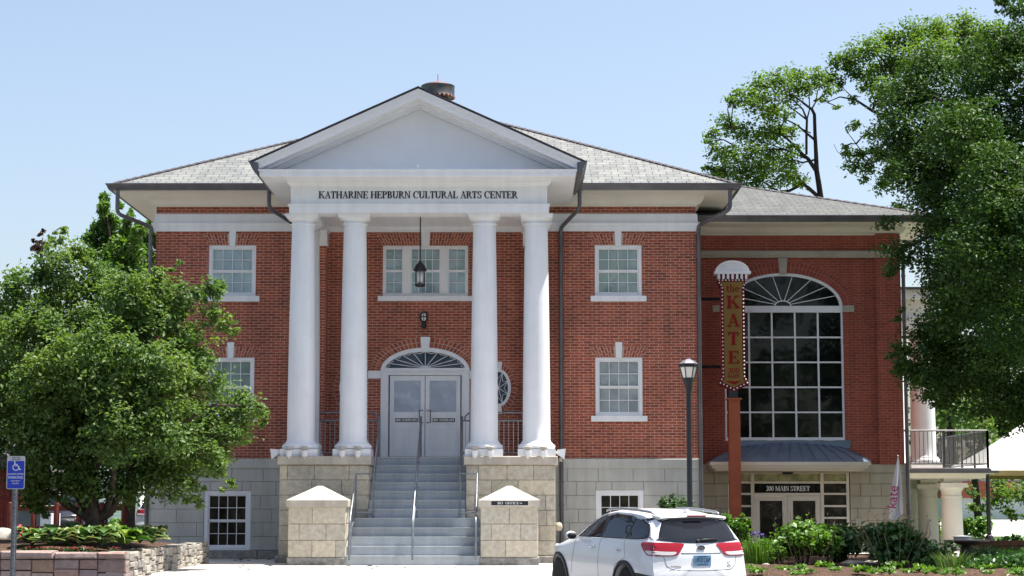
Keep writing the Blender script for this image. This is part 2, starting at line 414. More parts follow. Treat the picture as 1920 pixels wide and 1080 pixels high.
def sans(name, text, size, mtl, parent, loc, rot=(math.pi/2, 0, 0), align='CENTER', depth=0.002, sx=1.0):
    c = bpy.data.curves.new(name, 'FONT'); c.body = text; c.size = size; c.align_x = align; c.align_y = 'CENTER'; c.extrude = depth; c.resolution_u = 3
    o = bpy.data.objects.new('text_source', c); COL.objects.link(o)
    dg = bpy.context.evaluated_depsgraph_get(); dg.update()
    me = bpy.data.meshes.new_from_object(o.evaluated_get(dg)); me.name = name
    bpy.data.objects.remove(o)
    M4 = Matrix.Translation(loc) @ Matrix.Rotation(rot[2], 4, 'Z') @ Matrix.Rotation(rot[1], 4, 'Y') @ Matrix.Rotation(rot[0], 4, 'X') @ Matrix.Diagonal((sx, 1, 1, 1))
    me.transform(M4); me.materials.clear(); me.materials.append(mtl)
    return link(name, me, parent)

# ------------------------------------------------------------------ wall pieces
def rect_minus(rs, h):
    out = []
    for (x0,x1,z0,z1) in rs:
        a0,a1,c0,c1 = h
        if a1 <= x0 or a0 >= x1 or c1 <= z0 or c0 >= z1: out.append((x0,x1,z0,z1)); continue
        if a0 > x0: out.append((x0,a0,z0,z1))
        if a1 < x1: out.append((a1,x1,z0,z1))
        m0, m1 = max(x0,a0), min(x1,a1)
        if c0 > z0: out.append((m0,m1,z0,c0))
        if c1 < z1: out.append((m0,m1,c1,z1))
    return out
def holed_wall(mb, x0, x1, z0, z1, y, holes, depth=0.22):
    xs = sorted({x0,x1,*[h[0] for h in holes],*[h[1] for h in holes]}); zs = sorted({z0,z1,*[h[2] for h in holes],*[h[3] for h in holes]})
    for i in range(len(xs)-1):
        for j in range(len(zs)-1):
            a, b = (xs[i]+xs[i+1])/2, (zs[j]+zs[j+1])/2
            if any(h[0] < a < h[1] and h[2] < b < h[3] for h in holes): continue
            mb.add([(xs[i],y,zs[j]),(xs[i+1],y,zs[j]),(xs[i+1],y,zs[j+1]),(xs[i],y,zs[j+1])], [(0,1,2,3)])
    for a0,a1,c0,c1 in holes:
        mb.add([(a0,y,c0),(a0,y,c1),(a0,y+depth,c1),(a0,y+depth,c0)], [(0,1,2,3)])
        mb.add([(a1,y,c0),(a1,y+depth,c0),(a1,y+depth,c1),(a1,y,c1)], [(0,1,2,3)])
        mb.add([(a0,y,c1),(a1,y,c1),(a1,y+depth,c1),(a0,y+depth,c1)], [(0,1,2,3)])
        mb.add([(a0,y,c0),(a0,y+depth,c0),(a1,y+depth,c0),(a1,y,c0)], [(0,1,2,3)])
def ashlar(mb, x0, x1, y, zs, bl, holes=(), seed=0, c=0.012, depth=0.06, gap=0.0025):
    rng = random.Random(seed)
    for k in range(len(zs)-1):
        x = x0 - (bl * (0.5 if k % 2 else 0.0)) - rng.uniform(0, 0.12)*bl
        while x < x1:
            w = bl * rng.uniform(0.85, 1.15)
            a, b = max(x, x0), min(x + w, x1)
            if x1 - b < bl*0.25: b = x1; w = 99
            if b - a > 0.04:
                rs = [(a,b,zs[k],zs[k+1])]
                for h in holes: rs = rect_minus(rs, h)
                for r in rs:
                    if r[1]-r[0] > 0.02 and r[3]-r[2] > 0.02:
                        mb.block(r[0]+gap, r[1]-gap, y, y+depth, r[2]+gap, r[3]-gap, min(c, (r[1]-r[0])/4, (r[3]-r[2])/4))
            x += w
def ellarc(cx, cz, rx, rz, a0, a1, n):
    return [(cx + rx*math.cos(R(a0+(a1-a0)*i/n)), cz + rz*math.sin(R(a0+(a1-a0)*i/n))) for i in range(n+1)]
def arch_band(mb, cx, cz, rx, rz, w, y0, y1, n=28, a0=0, a1=180):
    o = ellarc(cx, cz, rx, rz, a0, a1, n); i_ = ellarc(cx, cz, rx-w, rz-w, a0, a1, n)
    for k in range(n): mb.prism([o[k], o[k+1], i_[k+1], i_[k]][::-1], y0, y1)
# ================================================================== THE MAIN BUILDING
bld = thing('arts_center', 'two-storey red brick arts center with white columned portico, pediment and slate hip roof', 'building', (0, 0, 0))
XW, ZB, ZT = 6.67, 2.20, 8.66
wins = [(-5.36,-4.19,6.41,7.68), (4.17,5.33,6.41,7.68), (-5.36,-4.19,3.46,4.90), (4.17,5.33,3.46,4.90)]
OV = (1.80, 4.15, 0.30, 0.46)       # round side lights of the porch: centre x, centre z, half width, half height
TRI = (-1.06, 1.05, 6.41, 7.67)
DW, DSP, DRISE = 1.09, 4.57, 0.57   # door half width, springing, rise
ovh = [(s*OV[0]-OV[2]-0.02, s*OV[0]+OV[2]+0.02, OV[1]-OV[3], OV[1]+OV[3]) for s in (-1, 1)]
m = MB()
holed_wall(m, -XW, XW, ZB, 9.0, 0, wins + [TRI, (-DW, DW, 2.3, DSP+DRISE)])
def spandrel(m, cx, cz, rx, rz, y, n=24):
    pts = ellarc(cx, cz, rx, rz, 0, 180, n); top = cz + rz
    for i in range(n):
        (xa, za), (xb, zb) = pts[i], pts[i+1]
        m.add([(xb,y,zb),(xa,y,za),(xa,y,top),(xb,y,top)], [(0,1,2,3)])
        m.add([(xb,y,zb),(xa,y,za),(xa,y+0.22,za),(xb,y+0.22,zb)], [(0,1,2,3)])
spandrel(m, 0, DSP, DW, DRISE, 0)
m.add([(-XW,0,ZB),(-XW,0,9),(-XW,14,9),(-XW,14,ZB)], [(0,1,2,3)])
m.add([(XW,0,ZB),(XW,14,ZB),(XW,14,9),(XW,0,9)], [(0,1,2,3)])
m.add([(-XW,14,ZB),(-XW,14,9),(XW,14,9),(XW,14,ZB)], [(0,1,2,3)])
m.build('brick_wall', mBrick, bld)
for s in (-1, 1):      # brick pilasters of the porch
    m = MB(); m.box(s*2.42, s*3.0, -0.32, 0.0, ZB, 7.62); m.build('brick_pilaster', mBrick, bld)
    m = MB()
    m.prismx([(0,7.62),(-0.36,7.62),(-0.36,7.72),(-0.42,7.74),(-0.45,7.84),(-0.62,7.98),(-0.72,8.10),(-0.74,8.26),(0,8.26)], s*2.40, s*2.98)
    m.build('corbel', mWhite, bld)

# brick arches above the openings
def flat_arch(x0, x1, z, h, over, keyh, kz, parent, vm, mm, km=None, kw=(0.085, 0.065)):
    n = max(6, int((x1-x0)/0.068)); hv = (MB(), MB()); bk = MB()
    bk.prism([(x0,z),(x1,z),(x1+over,z+h),(x0-over,z+h)], -0.003, 0.0)
    cx = (x0+x1)/2
    for i in range(n):
        for j, (f0, f1) in enumerate(((0,0.5),(0.5,1)) if i % 2 else ((0,0.27),(0.27,0.76),(0.76,1))):
            def X(k, f): u = k/n; return (x0 - over*f) + u*((x1+over*f) - (x0-over*f))
            g = 0.007
            q = [(X(i,f0)+g, z+h*f0+g), (X(i+1,f0)-g, z+h*f0+g), (X(i+1,f1)-g, z+h*f1-g), (X(i,f1)+g, z+h*f1-g)]
            if abs(sum(p[0] for p in q)/4 - cx) < kw[0] and km: continue
            hv[sum(p[0] for p in q)/4 > cx].prism(q, -0.006, -0.002)
    for h_ in hv: a = h_.build('brick_arch', vm, parent)
    bk.build('mortar_bed', mm, a)
    if km:
        m = MB(); m.prism([(cx-kw[1], z-0.03),(cx+kw[1], z-0.03),(cx+kw[0], z+keyh),(cx-kw[0], z+keyh)], -0.035, 0.0); m.build('keystone', km, parent)
for (x0,x1,z0,z1) in wins[:2]: flat_arch(x0, x1, z1, 0.29, 0.15, 0.345, 0, bld, mVous, mMortar, mWhite)
for (x0,x1,z0,z1) in wins[2:]: flat_arch(x0, x1, z1, 0.27, 0.15, 0.37, 0, bld, mVous, mMortar, mWhite)
flat_arch(TRI[0], TRI[1], TRI[3], 0.31, 0.15, 0.345, 0, bld, mVous, mMortar, mWhite, (0.11, 0.09))
def round_arch(cx, cz, rx, rz, w, rings, vm, mm, parent, a0=0, a1=180, y=0.0, bl=0.075):
    m = MB(); bk = MB(); per = math.pi*(rx+rz)/2*(a1-a0)/180
    n = int(per / bl)
    arch_band(bk, cx, cz, rx+w, rz+w, w, y-0.003, y, 40, a0, a1)
    for r in range(rings):
        f0, f1 = w*r/rings, w*(r+1)/rings; g = 0.007
        for i in range(n):
            p, q = R(a0 + (a1-a0)*(i+0.09)/n), R(a0 + (a1-a0)*(i+0.91)/n)
            P = lambda a, f: (cx+(rx+f)*math.cos(a), cz+(rz+f)*math.sin(a))
            m.prism([P(q,f0+g),P(p,f0+g),P(p,f1-g),P(q,f1-g)], y-0.006, y-0.002)
    a = m.build('brick_arch', vm, parent); bk.build('mortar_bed', mm, a)
round_arch(0, DSP, DW, DRISE, 0.25, 2, mVous, mMortar, bld)
m = MB(); m.prism([(-0.09,5.08),(0.09,5.08),(0.115,5.40),(-0.115,5.40)], -0.05, 0); m.build('keystone', mWhite, bld)
for s in (-1, 1): m = MB(); m.box(s*1.092, s*1.40, -0.04, 0, 4.38, 4.57); m.build('impost_block', mWhite, bld)
# round side lights
for s in (-1, 1):
    cx = s*OV[0]
    round_arch(cx, OV[1], OV[2], OV[3], 0.13, 1, mVous, mMortar, bld, 0, 360)
    m = MB(); arch_band(m, cx, OV[1], OV[2], OV[3], 0.07, -0.04, 0.03, 40, 0, 360)
    for k in range(8):
        a = R(k*45+22.5)
        m.tube([(cx,-0.025,OV[1]), (cx+(OV[2]-0.06)*math.cos(a),-0.025,OV[1]+(OV[3]-0.06)*math.sin(a))], 0.008, 4)
        a2 = R(k*45+67.5); p0 = Vector((cx+(OV[2]-0.07)*math.cos(a),-0.025,OV[1]+(OV[3]-0.07)*math.sin(a))); p1 = Vector((cx+(OV[2]-0.07)*math.cos(a2),-0.025,OV[1]+(OV[3]-0.07)*math.sin(a2)))
        mid = (p0+p1)/2 + (Vector((cx,-0.025,OV[1]))-(p0+p1)/2)*0.35
        m.tube([p0, mid, p1], 0.007, 4)
    f = m.build('oval_window', mWhite, bld)
    m = MB(); m.prism(ellarc(cx, OV[1], OV[2]-0.06, OV[3]-0.06, 0, 360, 32)[:-1], -0.02, -0.014); m.build('pane', gBlue, f)
    m = MB()
    for z0, d in ((OV[1]+OV[3]-0.06, 1), (OV[1]-OV[3]+0.06, -1)):
        m.prism([(cx-0.065,z0),(cx+0.065,z0),(cx+0.09,z0+d*0.24),(cx-0.09,z0+d*0.24)][::d], -0.055, 0)
    m.build('keystone', mWhite, f)

# windows
def window(x0, x1, z0, z1, glass, parent, cols=4, y=0.05, sill=True, casing=0.075, m_=None, depth=0.10, lowglass=None, cas=True, sillm=None):
    m_ = m_ or mWhite; m = MB(); c = casing
    m.box(x0+0.003, x0+c, y-0.03, y+depth, z0+0.003, z1-0.003); m.box(x1-c, x1-0.003, y-0.03, y+depth, z0+0.003, z1-0.003)
    m.box(x0+c, x1-c, y-0.03, y+depth, z1-c, z1-0.003); m.box(x0+c, x1-c, y-0.03, y+depth, z0+0.003, z0+c*0.75)
    w = m.build('window', m_, parent)
    a0, a1, b0, b1 = x0+c, x1-c, z0+c*0.75, z1-c; mid = (b0+b1)/2; r = 0.034
    m = MB()
    for (lo, hi, yy, br) in ((b0, mid, y+0.025, 0.05), (mid, b1, y, r)):
        m.box(a0, a0+r, yy, yy+0.035, lo, hi); m.box(a1-r, a1, yy, yy+0.035, lo, hi)
        m.box(a0+r, a1-r, yy, yy+0.035, lo, lo+br); m.box(a0+r, a1-r, yy, yy+0.035, hi-r, hi)
        for k in range(1, cols):
            x = a0+r + (a1-a0-2*r)*k/cols; m.box(x-0.008, x+0.008, yy+0.003, yy+0.03, lo+br, hi-r)
        z = (lo+br+hi-r)/2; m.box(a0+r, a1-r, yy+0.005, yy+0.028, z-0.008, z+0.008)
    m.build('sash', m_, w)
    m = MB(); m.box(a0+0.01, a1-0.01, y+0.062, y+0.068, b0, b1); m.build('pane', glass, w)
    if sill:
        m = MB(); m.box(x0-0.105, x1+0.105, -0.085, y+0.06, z0-0.135, z0+0.002); m.build('sill', sillm or m_, w)
    return w
for r, g in zip(wins, (gTeal, gGreen, gGreen, gPale)): window(*r, g, bld)
# triple window
x0,x1,z0,z1 = TRI
m = MB(); y = 0.05
mull = [(x0+0.003,x0+0.055),(x0+0.50,x0+0.685),(x1-0.685,x1-0.50),(x1-0.055,x1-0.003)]
for a, b in mull: m.box(a, b, y-0.03, y+0.1, z0+0.003, z1-0.003)
for i in range(3):
    a, b = mull[i][1], mull[i+1][0]
    m.box(a, b, y-0.03, y+0.1, z1-0.06, z1-0.003); m.box(a, b, y-0.03, y+0.1, z0+0.003, z0+0.06)
tri = m.build('triple_window', mWhite, bld)
for i in range(3):
    a, b = mull[i][1], mull[i+1][0]; lo0, hi0 = z0+0.06, z1-0.06; mid = (lo0+hi0)/2; nc = 4 if i == 1 else 2
    m = MB()
    for lo, hi, yy in ((lo0, mid, y+0.02), (mid, hi0, y)):
        m.box(a, a+0.03, yy, yy+0.03, lo, hi); m.box(b-0.03, b, yy, yy+0.03, lo, hi); m.box(a+0.03, b-0.03, yy, yy+0.03, lo, lo+0.032); m.box(a+0.03, b-0.03, yy, yy+0.03, hi-0.03, hi)
        for k in range(1, nc):
            xx = a+0.03+(b-a-0.06)*k/nc; m.box(xx-0.008, xx+0.008, yy+0.003, yy+0.026, lo+0.032, hi-0.03)
        zz = (lo+hi)/2; m.box(a+0.03, b-0.03, yy+0.005, yy+0.024, zz-0.008, zz+0.008)
    m.build('sash', mWhite, tri)
    m = MB(); m.box(a+0.005, b-0.005, y+0.06, y+0.066, lo0, hi0); m.build('pane', gTeal, tri)
m = MB(); m.box(x0-0.11, x1+0.11, -0.085, 0.1, z0-0.125, z0+0.002); m.build('sill', mWhite, tri)

# front door with fanlight
m = MB()
arch_band(m, 0, DSP, DW-0.003, DRISE-0.003, 0.10, -0.03, 0.12, 36)
m.box(-DW+0.003, DW-0.003, -0.045, 0.12, DSP-0.03, DSP+0.065); m.box(-DW+0.003, DW-0.003, -0.06, 0.12, DSP-0.005, DSP+0.012)
fan = m.build('fanlight', mWhite, bld)
m = MB(); pts = ellarc(0, DSP+0.06, DW-0.095, DRISE-0.155, 0, 180, 30); m.prism(pts[::-1], 0.06, 0.066); m.build('pane', gBlue, fan)
m = MB(); rx, rz, cz = DW-0.11, DRISE-0.165, DSP+0.065
m.prism(ellarc(0, cz, 0.13, 0.06, 0, 180, 10)[::-1], 0.03, 0.055)
for k in range(1, 10):
    a = R(180*k/10); m.tube([(0.1*math.cos(a),0.045,cz+0.05*math.sin(a)), (rx*math.cos(a),0.045,cz+rz*math.sin(a))], 0.010, 4)
for k in range(10):
    a, b = R(180*(k+0.03)/10), R(180*(k+0.97)/10); mm_ = (a+b)/2
    m.tube([(rx*math.cos(a),0.045,cz+rz*math.sin(a)), (rx*0.90*math.cos(mm_),0.045,cz+rz*0.90*math.sin(mm_)), (rx*math.cos(b),0.045,cz+rz*math.sin(b))], 0.010, 4)
m.build('tracery', mWhite, fan)
m = MB()
for s in (-1, 1): m.box(s*0.895, s*(DW-0.003), -0.02, 0.12, 2.42, DSP-0.03); m.box(s*0.93, s*1.05, -0.035, -0.02, 2.42, DSP-0.03)
m.box(-0.895, 0.895, -0.02, 0.12, 4.465, DSP-0.03)
m.build('door_frame', mWhite, bld)
m = MB(); m.box(-0.895, 0.895, -0.03, 0.14, 2.42, 2.455); m.build('threshold', mDark, bld)
m = MB(); m.box(-0.893, 0.893, 0.09, 0.1, 2.46, 4.46); m.build('door_gap', mDark, bld)
for s in (-1, 1):
    m = MB(); a, b = (0.008, 0.865) if s > 0 else (-0.865, -0.008); y0, y1 = 0.03, 0.075
    zs = [2.475, 4.455]; g0, g1, h0, h1 = a+0.10, b-0.10, 3.56, 4.33
    m.box(a, g0, y0, y1, *zs); m.box(g1, b, y0, y1, *zs); m.box(g0, g1, y0, y1, h1, zs[1]); m.box(g0, g1, y0, y1, 3.15, h0); m.box(g0, g1, y0, y1, zs[0], 2.60); m.box((g0+g1)/2-0.04, (g0+g1)/2+0.04, y0, y1, 2.60, 3.15)
    m.box(g0, g1, y0+0.014, y1, 2.60, 3.15)
    for q0, q1 in ((g0, (g0+g1)/2-0.04), ((g0+g1)/2+0.04, g1)): m.box(q0+0.03, q1-0.03, y0+0.006, y0+0.014, 2.63, 3.12)
    m.box(g0-0.01, g1+0.01, y0-0.006, y0, 3.46, 3.475); m.box(g0-0.01, g1+0.01, y0-0.006, y0, 3.235, 3.25)
    d = m.build('door', mWhite, bld)
    m = MB(); m.box(g0, g1, y0+0.02, y0+0.026, h0, h1); m.build('pane', gDoor, d)
    m = MB(); hx = s*0.135
    m.tube([(s*0.05,0.02,3.60),(s*0.05,-0.03,3.60),(hx,-0.035,3.60),(hx,-0.035,3.30),(s*0.05,-0.03,3.30),(s*0.05,0.02,3.30)], 0.012, 6)
    m.build('handle', mBlack, d)
    m = MB(); m.box(a, b, y0-0.004, y0+0.03, 2.46, 2.475); m.build('door_sweep', mDark, d)

# basement
BWL, BWR = (-5.36,-4.22,0.21,1.65), (4.17,5.33,0.21,1.66)
m = MB()
m.box(-XW-0.02, BWL[0], -0.02, 0.3, 0, ZB); m.box(BWL[1], BWR[0], -0.02, 0.3, 0, ZB); m.box(BWR[1], XW+0.02, -0.02, 0.3, 0, ZB)
for h in (BWL, BWR): m.box(h[0], h[1], -0.02, 0.3, h[3], ZB); m.box(h[0], h[1], -0.02, 0.3, 0, h[2])
m.box(-XW-0.02, XW+0.02, 0.31, 14, 0, ZB-0.01)
fnd = m.build('foundation', mGrey, bld)
for xa_, xb_, hh_ in ((-XW-0.05, -3.05, BWL), (3.05, XW+0.05, BWR)):
    m = MB(); ashlar(m, xa_, xb_, -0.06, [0.21,0.54,0.87,1.20,1.53,1.865,2.2], 0.78, [hh_], 3, 0.010, 0.05); m.build('stone_block_facing', mGrey, bld)
m = MB(); m.ring([(0.0,2.185),(0.09,2.185),(0.10,2.20),(0.10,2.40),(0.09,2.42),(0.0,2.425)], -XW, XW, 0, 14); m.build('water_table', mGrey, bld)
rng = random.Random(5)
for x, xe in ((-XW-0.05, -3.05), (3.05, XW+0.05)):
    m = MB()
    while x < xe - 0.01:
        b = min(x+rng.uniform(1.0, 1.5), xe); b = xe if xe-b < 0.3 else b
        m.block(x+0.004, b-0.004, -0.1, 0, -0.15, 0.2, 0.02); x = b
    m.build('granite_plinth', mGranite, bld)
window(*BWL, gBrown, bld, y=0.0, sill=False, casing=0.10); window(BWR[0], BWR[1], 0.21, BWR[3], gBrown, bld, y=0.0, sill=False, casing=0.10)

# frieze band, cornice, gutter, roof
m = MB()
m.ring([(0.0,8.02),(0.055,8.02),(0.06,8.10),(0.075,8.105),(0.08,8.17),(0.10,8.185),(0.105,8.225),(0.05,8.235),(0.035,8.45),(0.0,8.47)], -XW, XW, 0, 14)
m.build('frieze_band', mWhite, bld)
CORN = [(0.0,8.64),(0.03,8.64),(0.035,8.675),(0.10,8.70),(0.17,8.76),(0.20,8.83),(0.21,8.865),(0.23,8.88),(0.90,8.885),(0.905,8.90),(0.93,8.92),(0.93,9.03),(0.0,9.04)]
m = MB(); m.ring(CORN, -XW, XW, 0, 14); m.build('cornice', mCream, bld)
GUT = [(0.935,8.895),(0.98,8.895),(1.00,8.92),(1.035,9.00),(1.06,9.03),(1.065,9.05),(1.05,9.055),(1.04,9.04),(0.97,8.955),(0.935,8.955)]
m = MB(); m.ring(GUT, -XW, XW, 0, 14); m.build('gutter', mLead, bld)
ex0, ex1, ey0, ey1, ez, K = -XW-0.96, XW+0.96, -0.96, 14.96, 9.05, 0.46
hw, hd = (ex1-ex0)/2, (ey1-ey0)/2; rz_ = ez + K*hw
m = MB(); A, B = (0, ey0+hw, rz_), (0, ey1-hw, rz_)
c0, c1, c2, c3 = (ex0,ey0,ez),(ex1,ey0,ez),(ex1,ey1,ez),(ex0,ey1,ez)
m.add([c0,c1,c2,c3,A,B], [(0,1,4),(1,2,5,4),(2,3,5),(3,0,4,5)])
roof = m.build('roof', mSlate, bld)
def hip_line(p, q, parent, w=0.11, step=0.24, name='hip_ridge', mt=None):
    p, q = Vector(p), Vector(q); L = (q-p).length; d = (q-p)/L; n = int(L/step); m = MB()
    side = d.cross(Vector((0,0,1))).normalized(); up = side.cross(d)
    for i in range(n):
        a = p + d*(i*step); b = p + d*((i+1)*step+0.05)
        for sg in (-1, 1):
            e = side*sg*w - up*0.03
            m.add([a+up*0.012, a+e+up*0.012, b+e+up*0.035, b+up*0.035, a+up*0.002, a+e, b+e+up*0.02, b+up*0.02], [(0,1,2,3),(7,6,5,4),(1,5,6,2),(0,3,7,4),(2,6,7,3),(0,4,5,1)])
    return m.build(name, mt or mHip, parent)
hip_line(c0, A, roof); hip_line(c1, A, roof); hip_line(A, B, roof)
m = MB()
for i in range(34):       # snow guard bar above the gutter
    x = ex0 + 0.2 + i*0.46; m.box(x, x+0.02, ey0+0.06, ey0+0.12, ez+0.03, ez+0.075)
m.box(ex0+0.1, ex1-0.1, ey0+0.02, ey0+0.05, ez+0.006, ez+0.03)
m.build('snow_guard', mRailL, roof)
# ventilator on the roof peak
m = MB(); vc = (0.0, ey0+hw, rz_+0.10)
m.lathe([(0.30,-0.3),(0.30,0.22),(0.27,0.24)], vc, 28); vent = m.build('ventilator', mCopper, bld, True, 40)
m = MB(); m.lathe([(0.40,0.16),(0.475,0.18),(0.485,0.20),(0.475,0.22),(0.475,0.47),(0.485,0.49),(0.46,0.51),(0.36,0.51),(0.36,0.20)], vc, 36); m.build('hood', mCopper, vent, True, 35)
m = MB(); m.lathe([(0.43,0.50),(0.42,0.53),(0.2,0.59),(0.05,0.64),(0.012,0.65),(0.010,0.84),(0.0,0.85)], vc, 28); m.build('cap', mCopperRed, vent, True, 40)
m = MB(); rng = random.Random(8)
for k in range(22):
    a = 2*math.pi*k/22; r = 0.455; m.ball((vc[0]+r*math.cos(a), vc[1]+r*math.sin(a), vc[2]+0.165), 0.045, 0.045, 0.032 + rng.random()*0.012, 8, 5)
m.build('scalloped_edge', mCopperRed, vent, True)

# ---- portico
m = MB()      # architrave + frieze
YF = -3.36
for (x0,x1,y0,y1) in ((-2.98,2.98,YF-0.04,YF+0.62),(-2.98,-2.36,YF+0.62,0),(2.36,2.98,YF+0.62,0)): m.box(x0,x1,y0,y1,7.97,8.12)
m.box(-3.01,3.01,YF-0.07,0.0,8.12,8.17)
m.box(-2.95,2.95,YF,0.0,8.17,8.62)
m.ring([(0.0,8.58),(0.02,8.585),(0.035,8.62),(0.085,8.66),(0.10,8.70),(0.10,8.735),(0.0,8.74)], -2.95, 2.95, YF, 0.5)
ent = m.build('entablature', mWhite, bld)
m = MB(); serif_mesh(m, 'KATHARINE HEPBURN CULTURAL ARTS CENTER', -2.31, 2.27, 8.305, 0.165, YF-0.0005, 0.012, 0.004); m.build('lettering', mLetter, ent)
m = MB(); m.box(-2.36,2.36,YF+0.6,0.0,8.21,8.25); m.build('porch_ceiling', mCream, bld)
m = MB(); m.box(-0.2,0.2,-2.3,-1.9,8.15,8.21); m.box(-0.14,0.14,-2.25,-1.95,8.13,8.15); m.build('ceiling_plate', mCream, bld)
m = MB(); m.prismx([(-0.002,8.0),(-0.07,8.0),(-0.075,8.07),(-0.13,8.12),(-0.2,8.19),(-0.2,8.21),(-0.002,8.21)], -2.36, 2.36); m.build('crown_moulding', mWhite, bld)
m = MB()      # cornice shelf round the portico
m.ring([(0.0,8.70),(0.62,8.705),(0.63,8.72),(0.64,8.72),(0.645,8.82),(0.67,8.83),(0.675,8.868),(0.0,8.872)], -2.95, 2.95, YF, 1.5)
m.build('portico_cornice', mWhite, bld)
PX = 3.62
for s in (-1, 1):
    m = MB(); prof = [(0.0,8.78),(0.03,8.78),(0.12,8.85),(0.20,9.02),(0.235,9.06),(0.225,9.07),(0.0,9.02)]
    vs = [(s*(PX+o), -4.04, z) for o, z in prof] + [(s*(PX+o), -0.9, z) for o, z in prof]; n = len(prof)
    m.add(vs, [tuple(range(n)), tuple(range(2*n-1, n-1, -1))] + [(i,(i+1)%n,(i+1)%n+n,i+n) for i in range(n)])
    m.build('portico_gutter', mLead, bld)
# pediment
def chevron(m, half, zbase, zap, t0, t1, y0, y1):
    k = (zap - zbase)/half
    top = lambda x: zap - k*abs(x)
    for s in (-1, 1):
        m.prism([(0, zap-t0), (s*half, zbase-t0), (s*half, zbase-t1), (0, zap-t1)][::s], y0, y1)
ZA, ZE, HW = 10.735, 9.04, 3.74
m = MB(); kk = (ZA-ZE)/HW
def rake(m, t0, t1, y0, y1, zcut=8.872):
    for s in (-1, 1):
        za, zb = ZA - t0, ZA - t1
        xo = min(HW, (za - zcut)/kk) ; xi = min(HW, (zb - zcut)/kk)
        poly = [(0, za), (s*xo, za-kk*xo)]
        if xi < xo and xo >= HW - 1e-6 and za-kk*xo > zcut: poly.append((s*HW, zcut))
        poly += [(s*xi, zb-kk*xi), (0, zb)]
        m.prism(poly[::-s], y0, y1)
rake(m, 0.0, 0.055, -4.03, -3.37); rake(m, 0.055, 0.10, -4.0, -3.37); rake(m, 0.10, 0.205, -3.975, -3.37); rake(m, 0.205, 0.265, -3.74, -3.37); rake(m, 0.265, 0.31, -3.56, -3.37); rake(m, 0.31, 0.345, -3.49, -3.37)
m.build('raking_cornice', mWhiteC, bld)
m = MB(); zz = 8.872      # clapboard tympanum
while zz < 10.5:
    z1 = min(zz+0.115, 10.55); w0 = (ZA-0.2-zz)/kk; w1 = (ZA-0.2-z1)/kk
    m.add([(-w0,-3.358,zz),(w0,-3.358,zz),(w1,-3.355,z1),(-w1,-3.355,z1),(-w0,-3.35,zz),(w0,-3.35,zz)], [(0,1,2,3),(0,4,5,1)])
    zz = z1
m.build('tympanum', mWhiteC, bld)
m = MB()
for s in (-1, 1):
    e, tp = (s*(HW+0.06), ZE-0.027+0.02), (0, ZA+0.02)
    m.prism([(tp[0], tp[1]), (e[0], e[1]), (e[0], e[1]+0.03), (0, tp[1]+0.03)][::-s], -4.06, 3.1)
m.build('portico_roof', mHip, bld)
m = MB(); m.tube([(0,-4.03,8.87),(0,-4.03,8.93)], 0.012, 6); m.ball((0,-4.03,8.95), 0.03); m.box(-0.012,0.012,-4.05,-4.03,8.72,8.9); m.build('lightning_terminal', mWhite, bld)
# columns
def column(x, y, r0, r1, z0, z1, name='column', parent=bld, mt=None, plinth=True, pw=0.43):
    mt = mt or mWhite; m = MB(); H = z1 - z0; zb = z0
    pm = MB()
    if plinth: pm.box(x-pw, x+pw, y-pw, y+pw, z0, z0+0.165); zb = z0+0.165
    m2 = MB()
    prof = [(pw-0.06, 0.0), (pw-0.012, 0.02), (pw, 0.06), (pw-0.012, 0.10), (r0+0.05, 0.125), (r0+0.05, 0.15), (r0+0.02, 0.165), (r0, 0.22)]
    zs = zb + 0.22; ze = z1 - 0.24
    for i in range(1, 13):
        u = i/12; prof.append((r0 + (r1-r0)*(u**1.6), 0.22 + (ze-zs)*u))
    e = ze - zb
    prof += [(r1+0.03, e+0.004), (r1+0.035, e+0.03), (r1+0.004, e+0.035), (r1+0.004, e+0.09), (r1+0.02, e+0.10), (r1+0.06, e+0.125), (r1+0.085, e+0.155), (0.05, e+0.156)]
    m2.lathe(prof, (x, y, zb), 40)
    aw = r1+0.10
    m.box(x-aw, x+aw, y-aw, y+aw, z1-0.085, z1-0.03); m.box(x-aw-0.02, x+aw+0.02, y-aw-0.02, y+aw+0.02, z1-0.03, z1)
    c = m2.build(name, mt, parent, True, 32)
    m.build('abacus', mt, c)
    if plinth: pm.build('plinth', mt, c)
    return c
for x in (-2.70, -1.50, 1.50, 2.70): column(x, -2.92, 0.317, 0.262, 2.395, 7.968)
for x in (-2.71, 2.71): column(x, -1.55, 0.29, 0.24, 2.395, 7.968, name='rear_column', pw=0.36)
# pedestals
for s in (-1, 1):
    a, b = (1.10, 3.12) if s > 0 else (-3.12, -1.10)
    m = MB(); zs = [0.16,0.50,0.84,1.18,1.52,1.86,2.195]
    ashlar(m, a, b, -3.40, zs, 0.70, (), 11 if s > 0 else 12, 0.009, 0.3, 0.004)
    rng = random.Random(4+s)
    for xx, sg in ((a, -1), (b, 1)):
        for k in range(6):
            y = -3.08
            while y < -0.05:
                w = rng.uniform(0.5, 0.85); y1 = min(y+w, -0.03)
                if y1 - y > 0.05: m.blockx(xx if sg < 0 else xx-0.2, xx+0.2 if sg < 0 else xx, y+0.005, y1-0.005, zs[k]+0.005, zs[k+1]-0.005, 0.012, sg)
                y += w
    p = m.build('pedestal', mLime, bld)
    m = MB(); m.box(a+0.03, b-0.03, -3.36, -0.02, 0.0, 2.19); m.build('joint_core', mLimeJ, p)
    m = MB(); m.block(a-0.05, b+0.05, -3.46, 0.0, 2.20, 2.395, 0.015); m.build('pedestal_cap', mLimeCap, p)
    m = MB(); m.block(a-0.07, b+0.07, -3.48, 0.0, -0.1, 0.155, 0.02); m.build('pedestal_base', mGranite, p)
m = MB(); m.box(-1.05, 1.05, -1.80, -0.002, 1.9, 2.418); m.build('porch_floor', mLimeCap, bld)

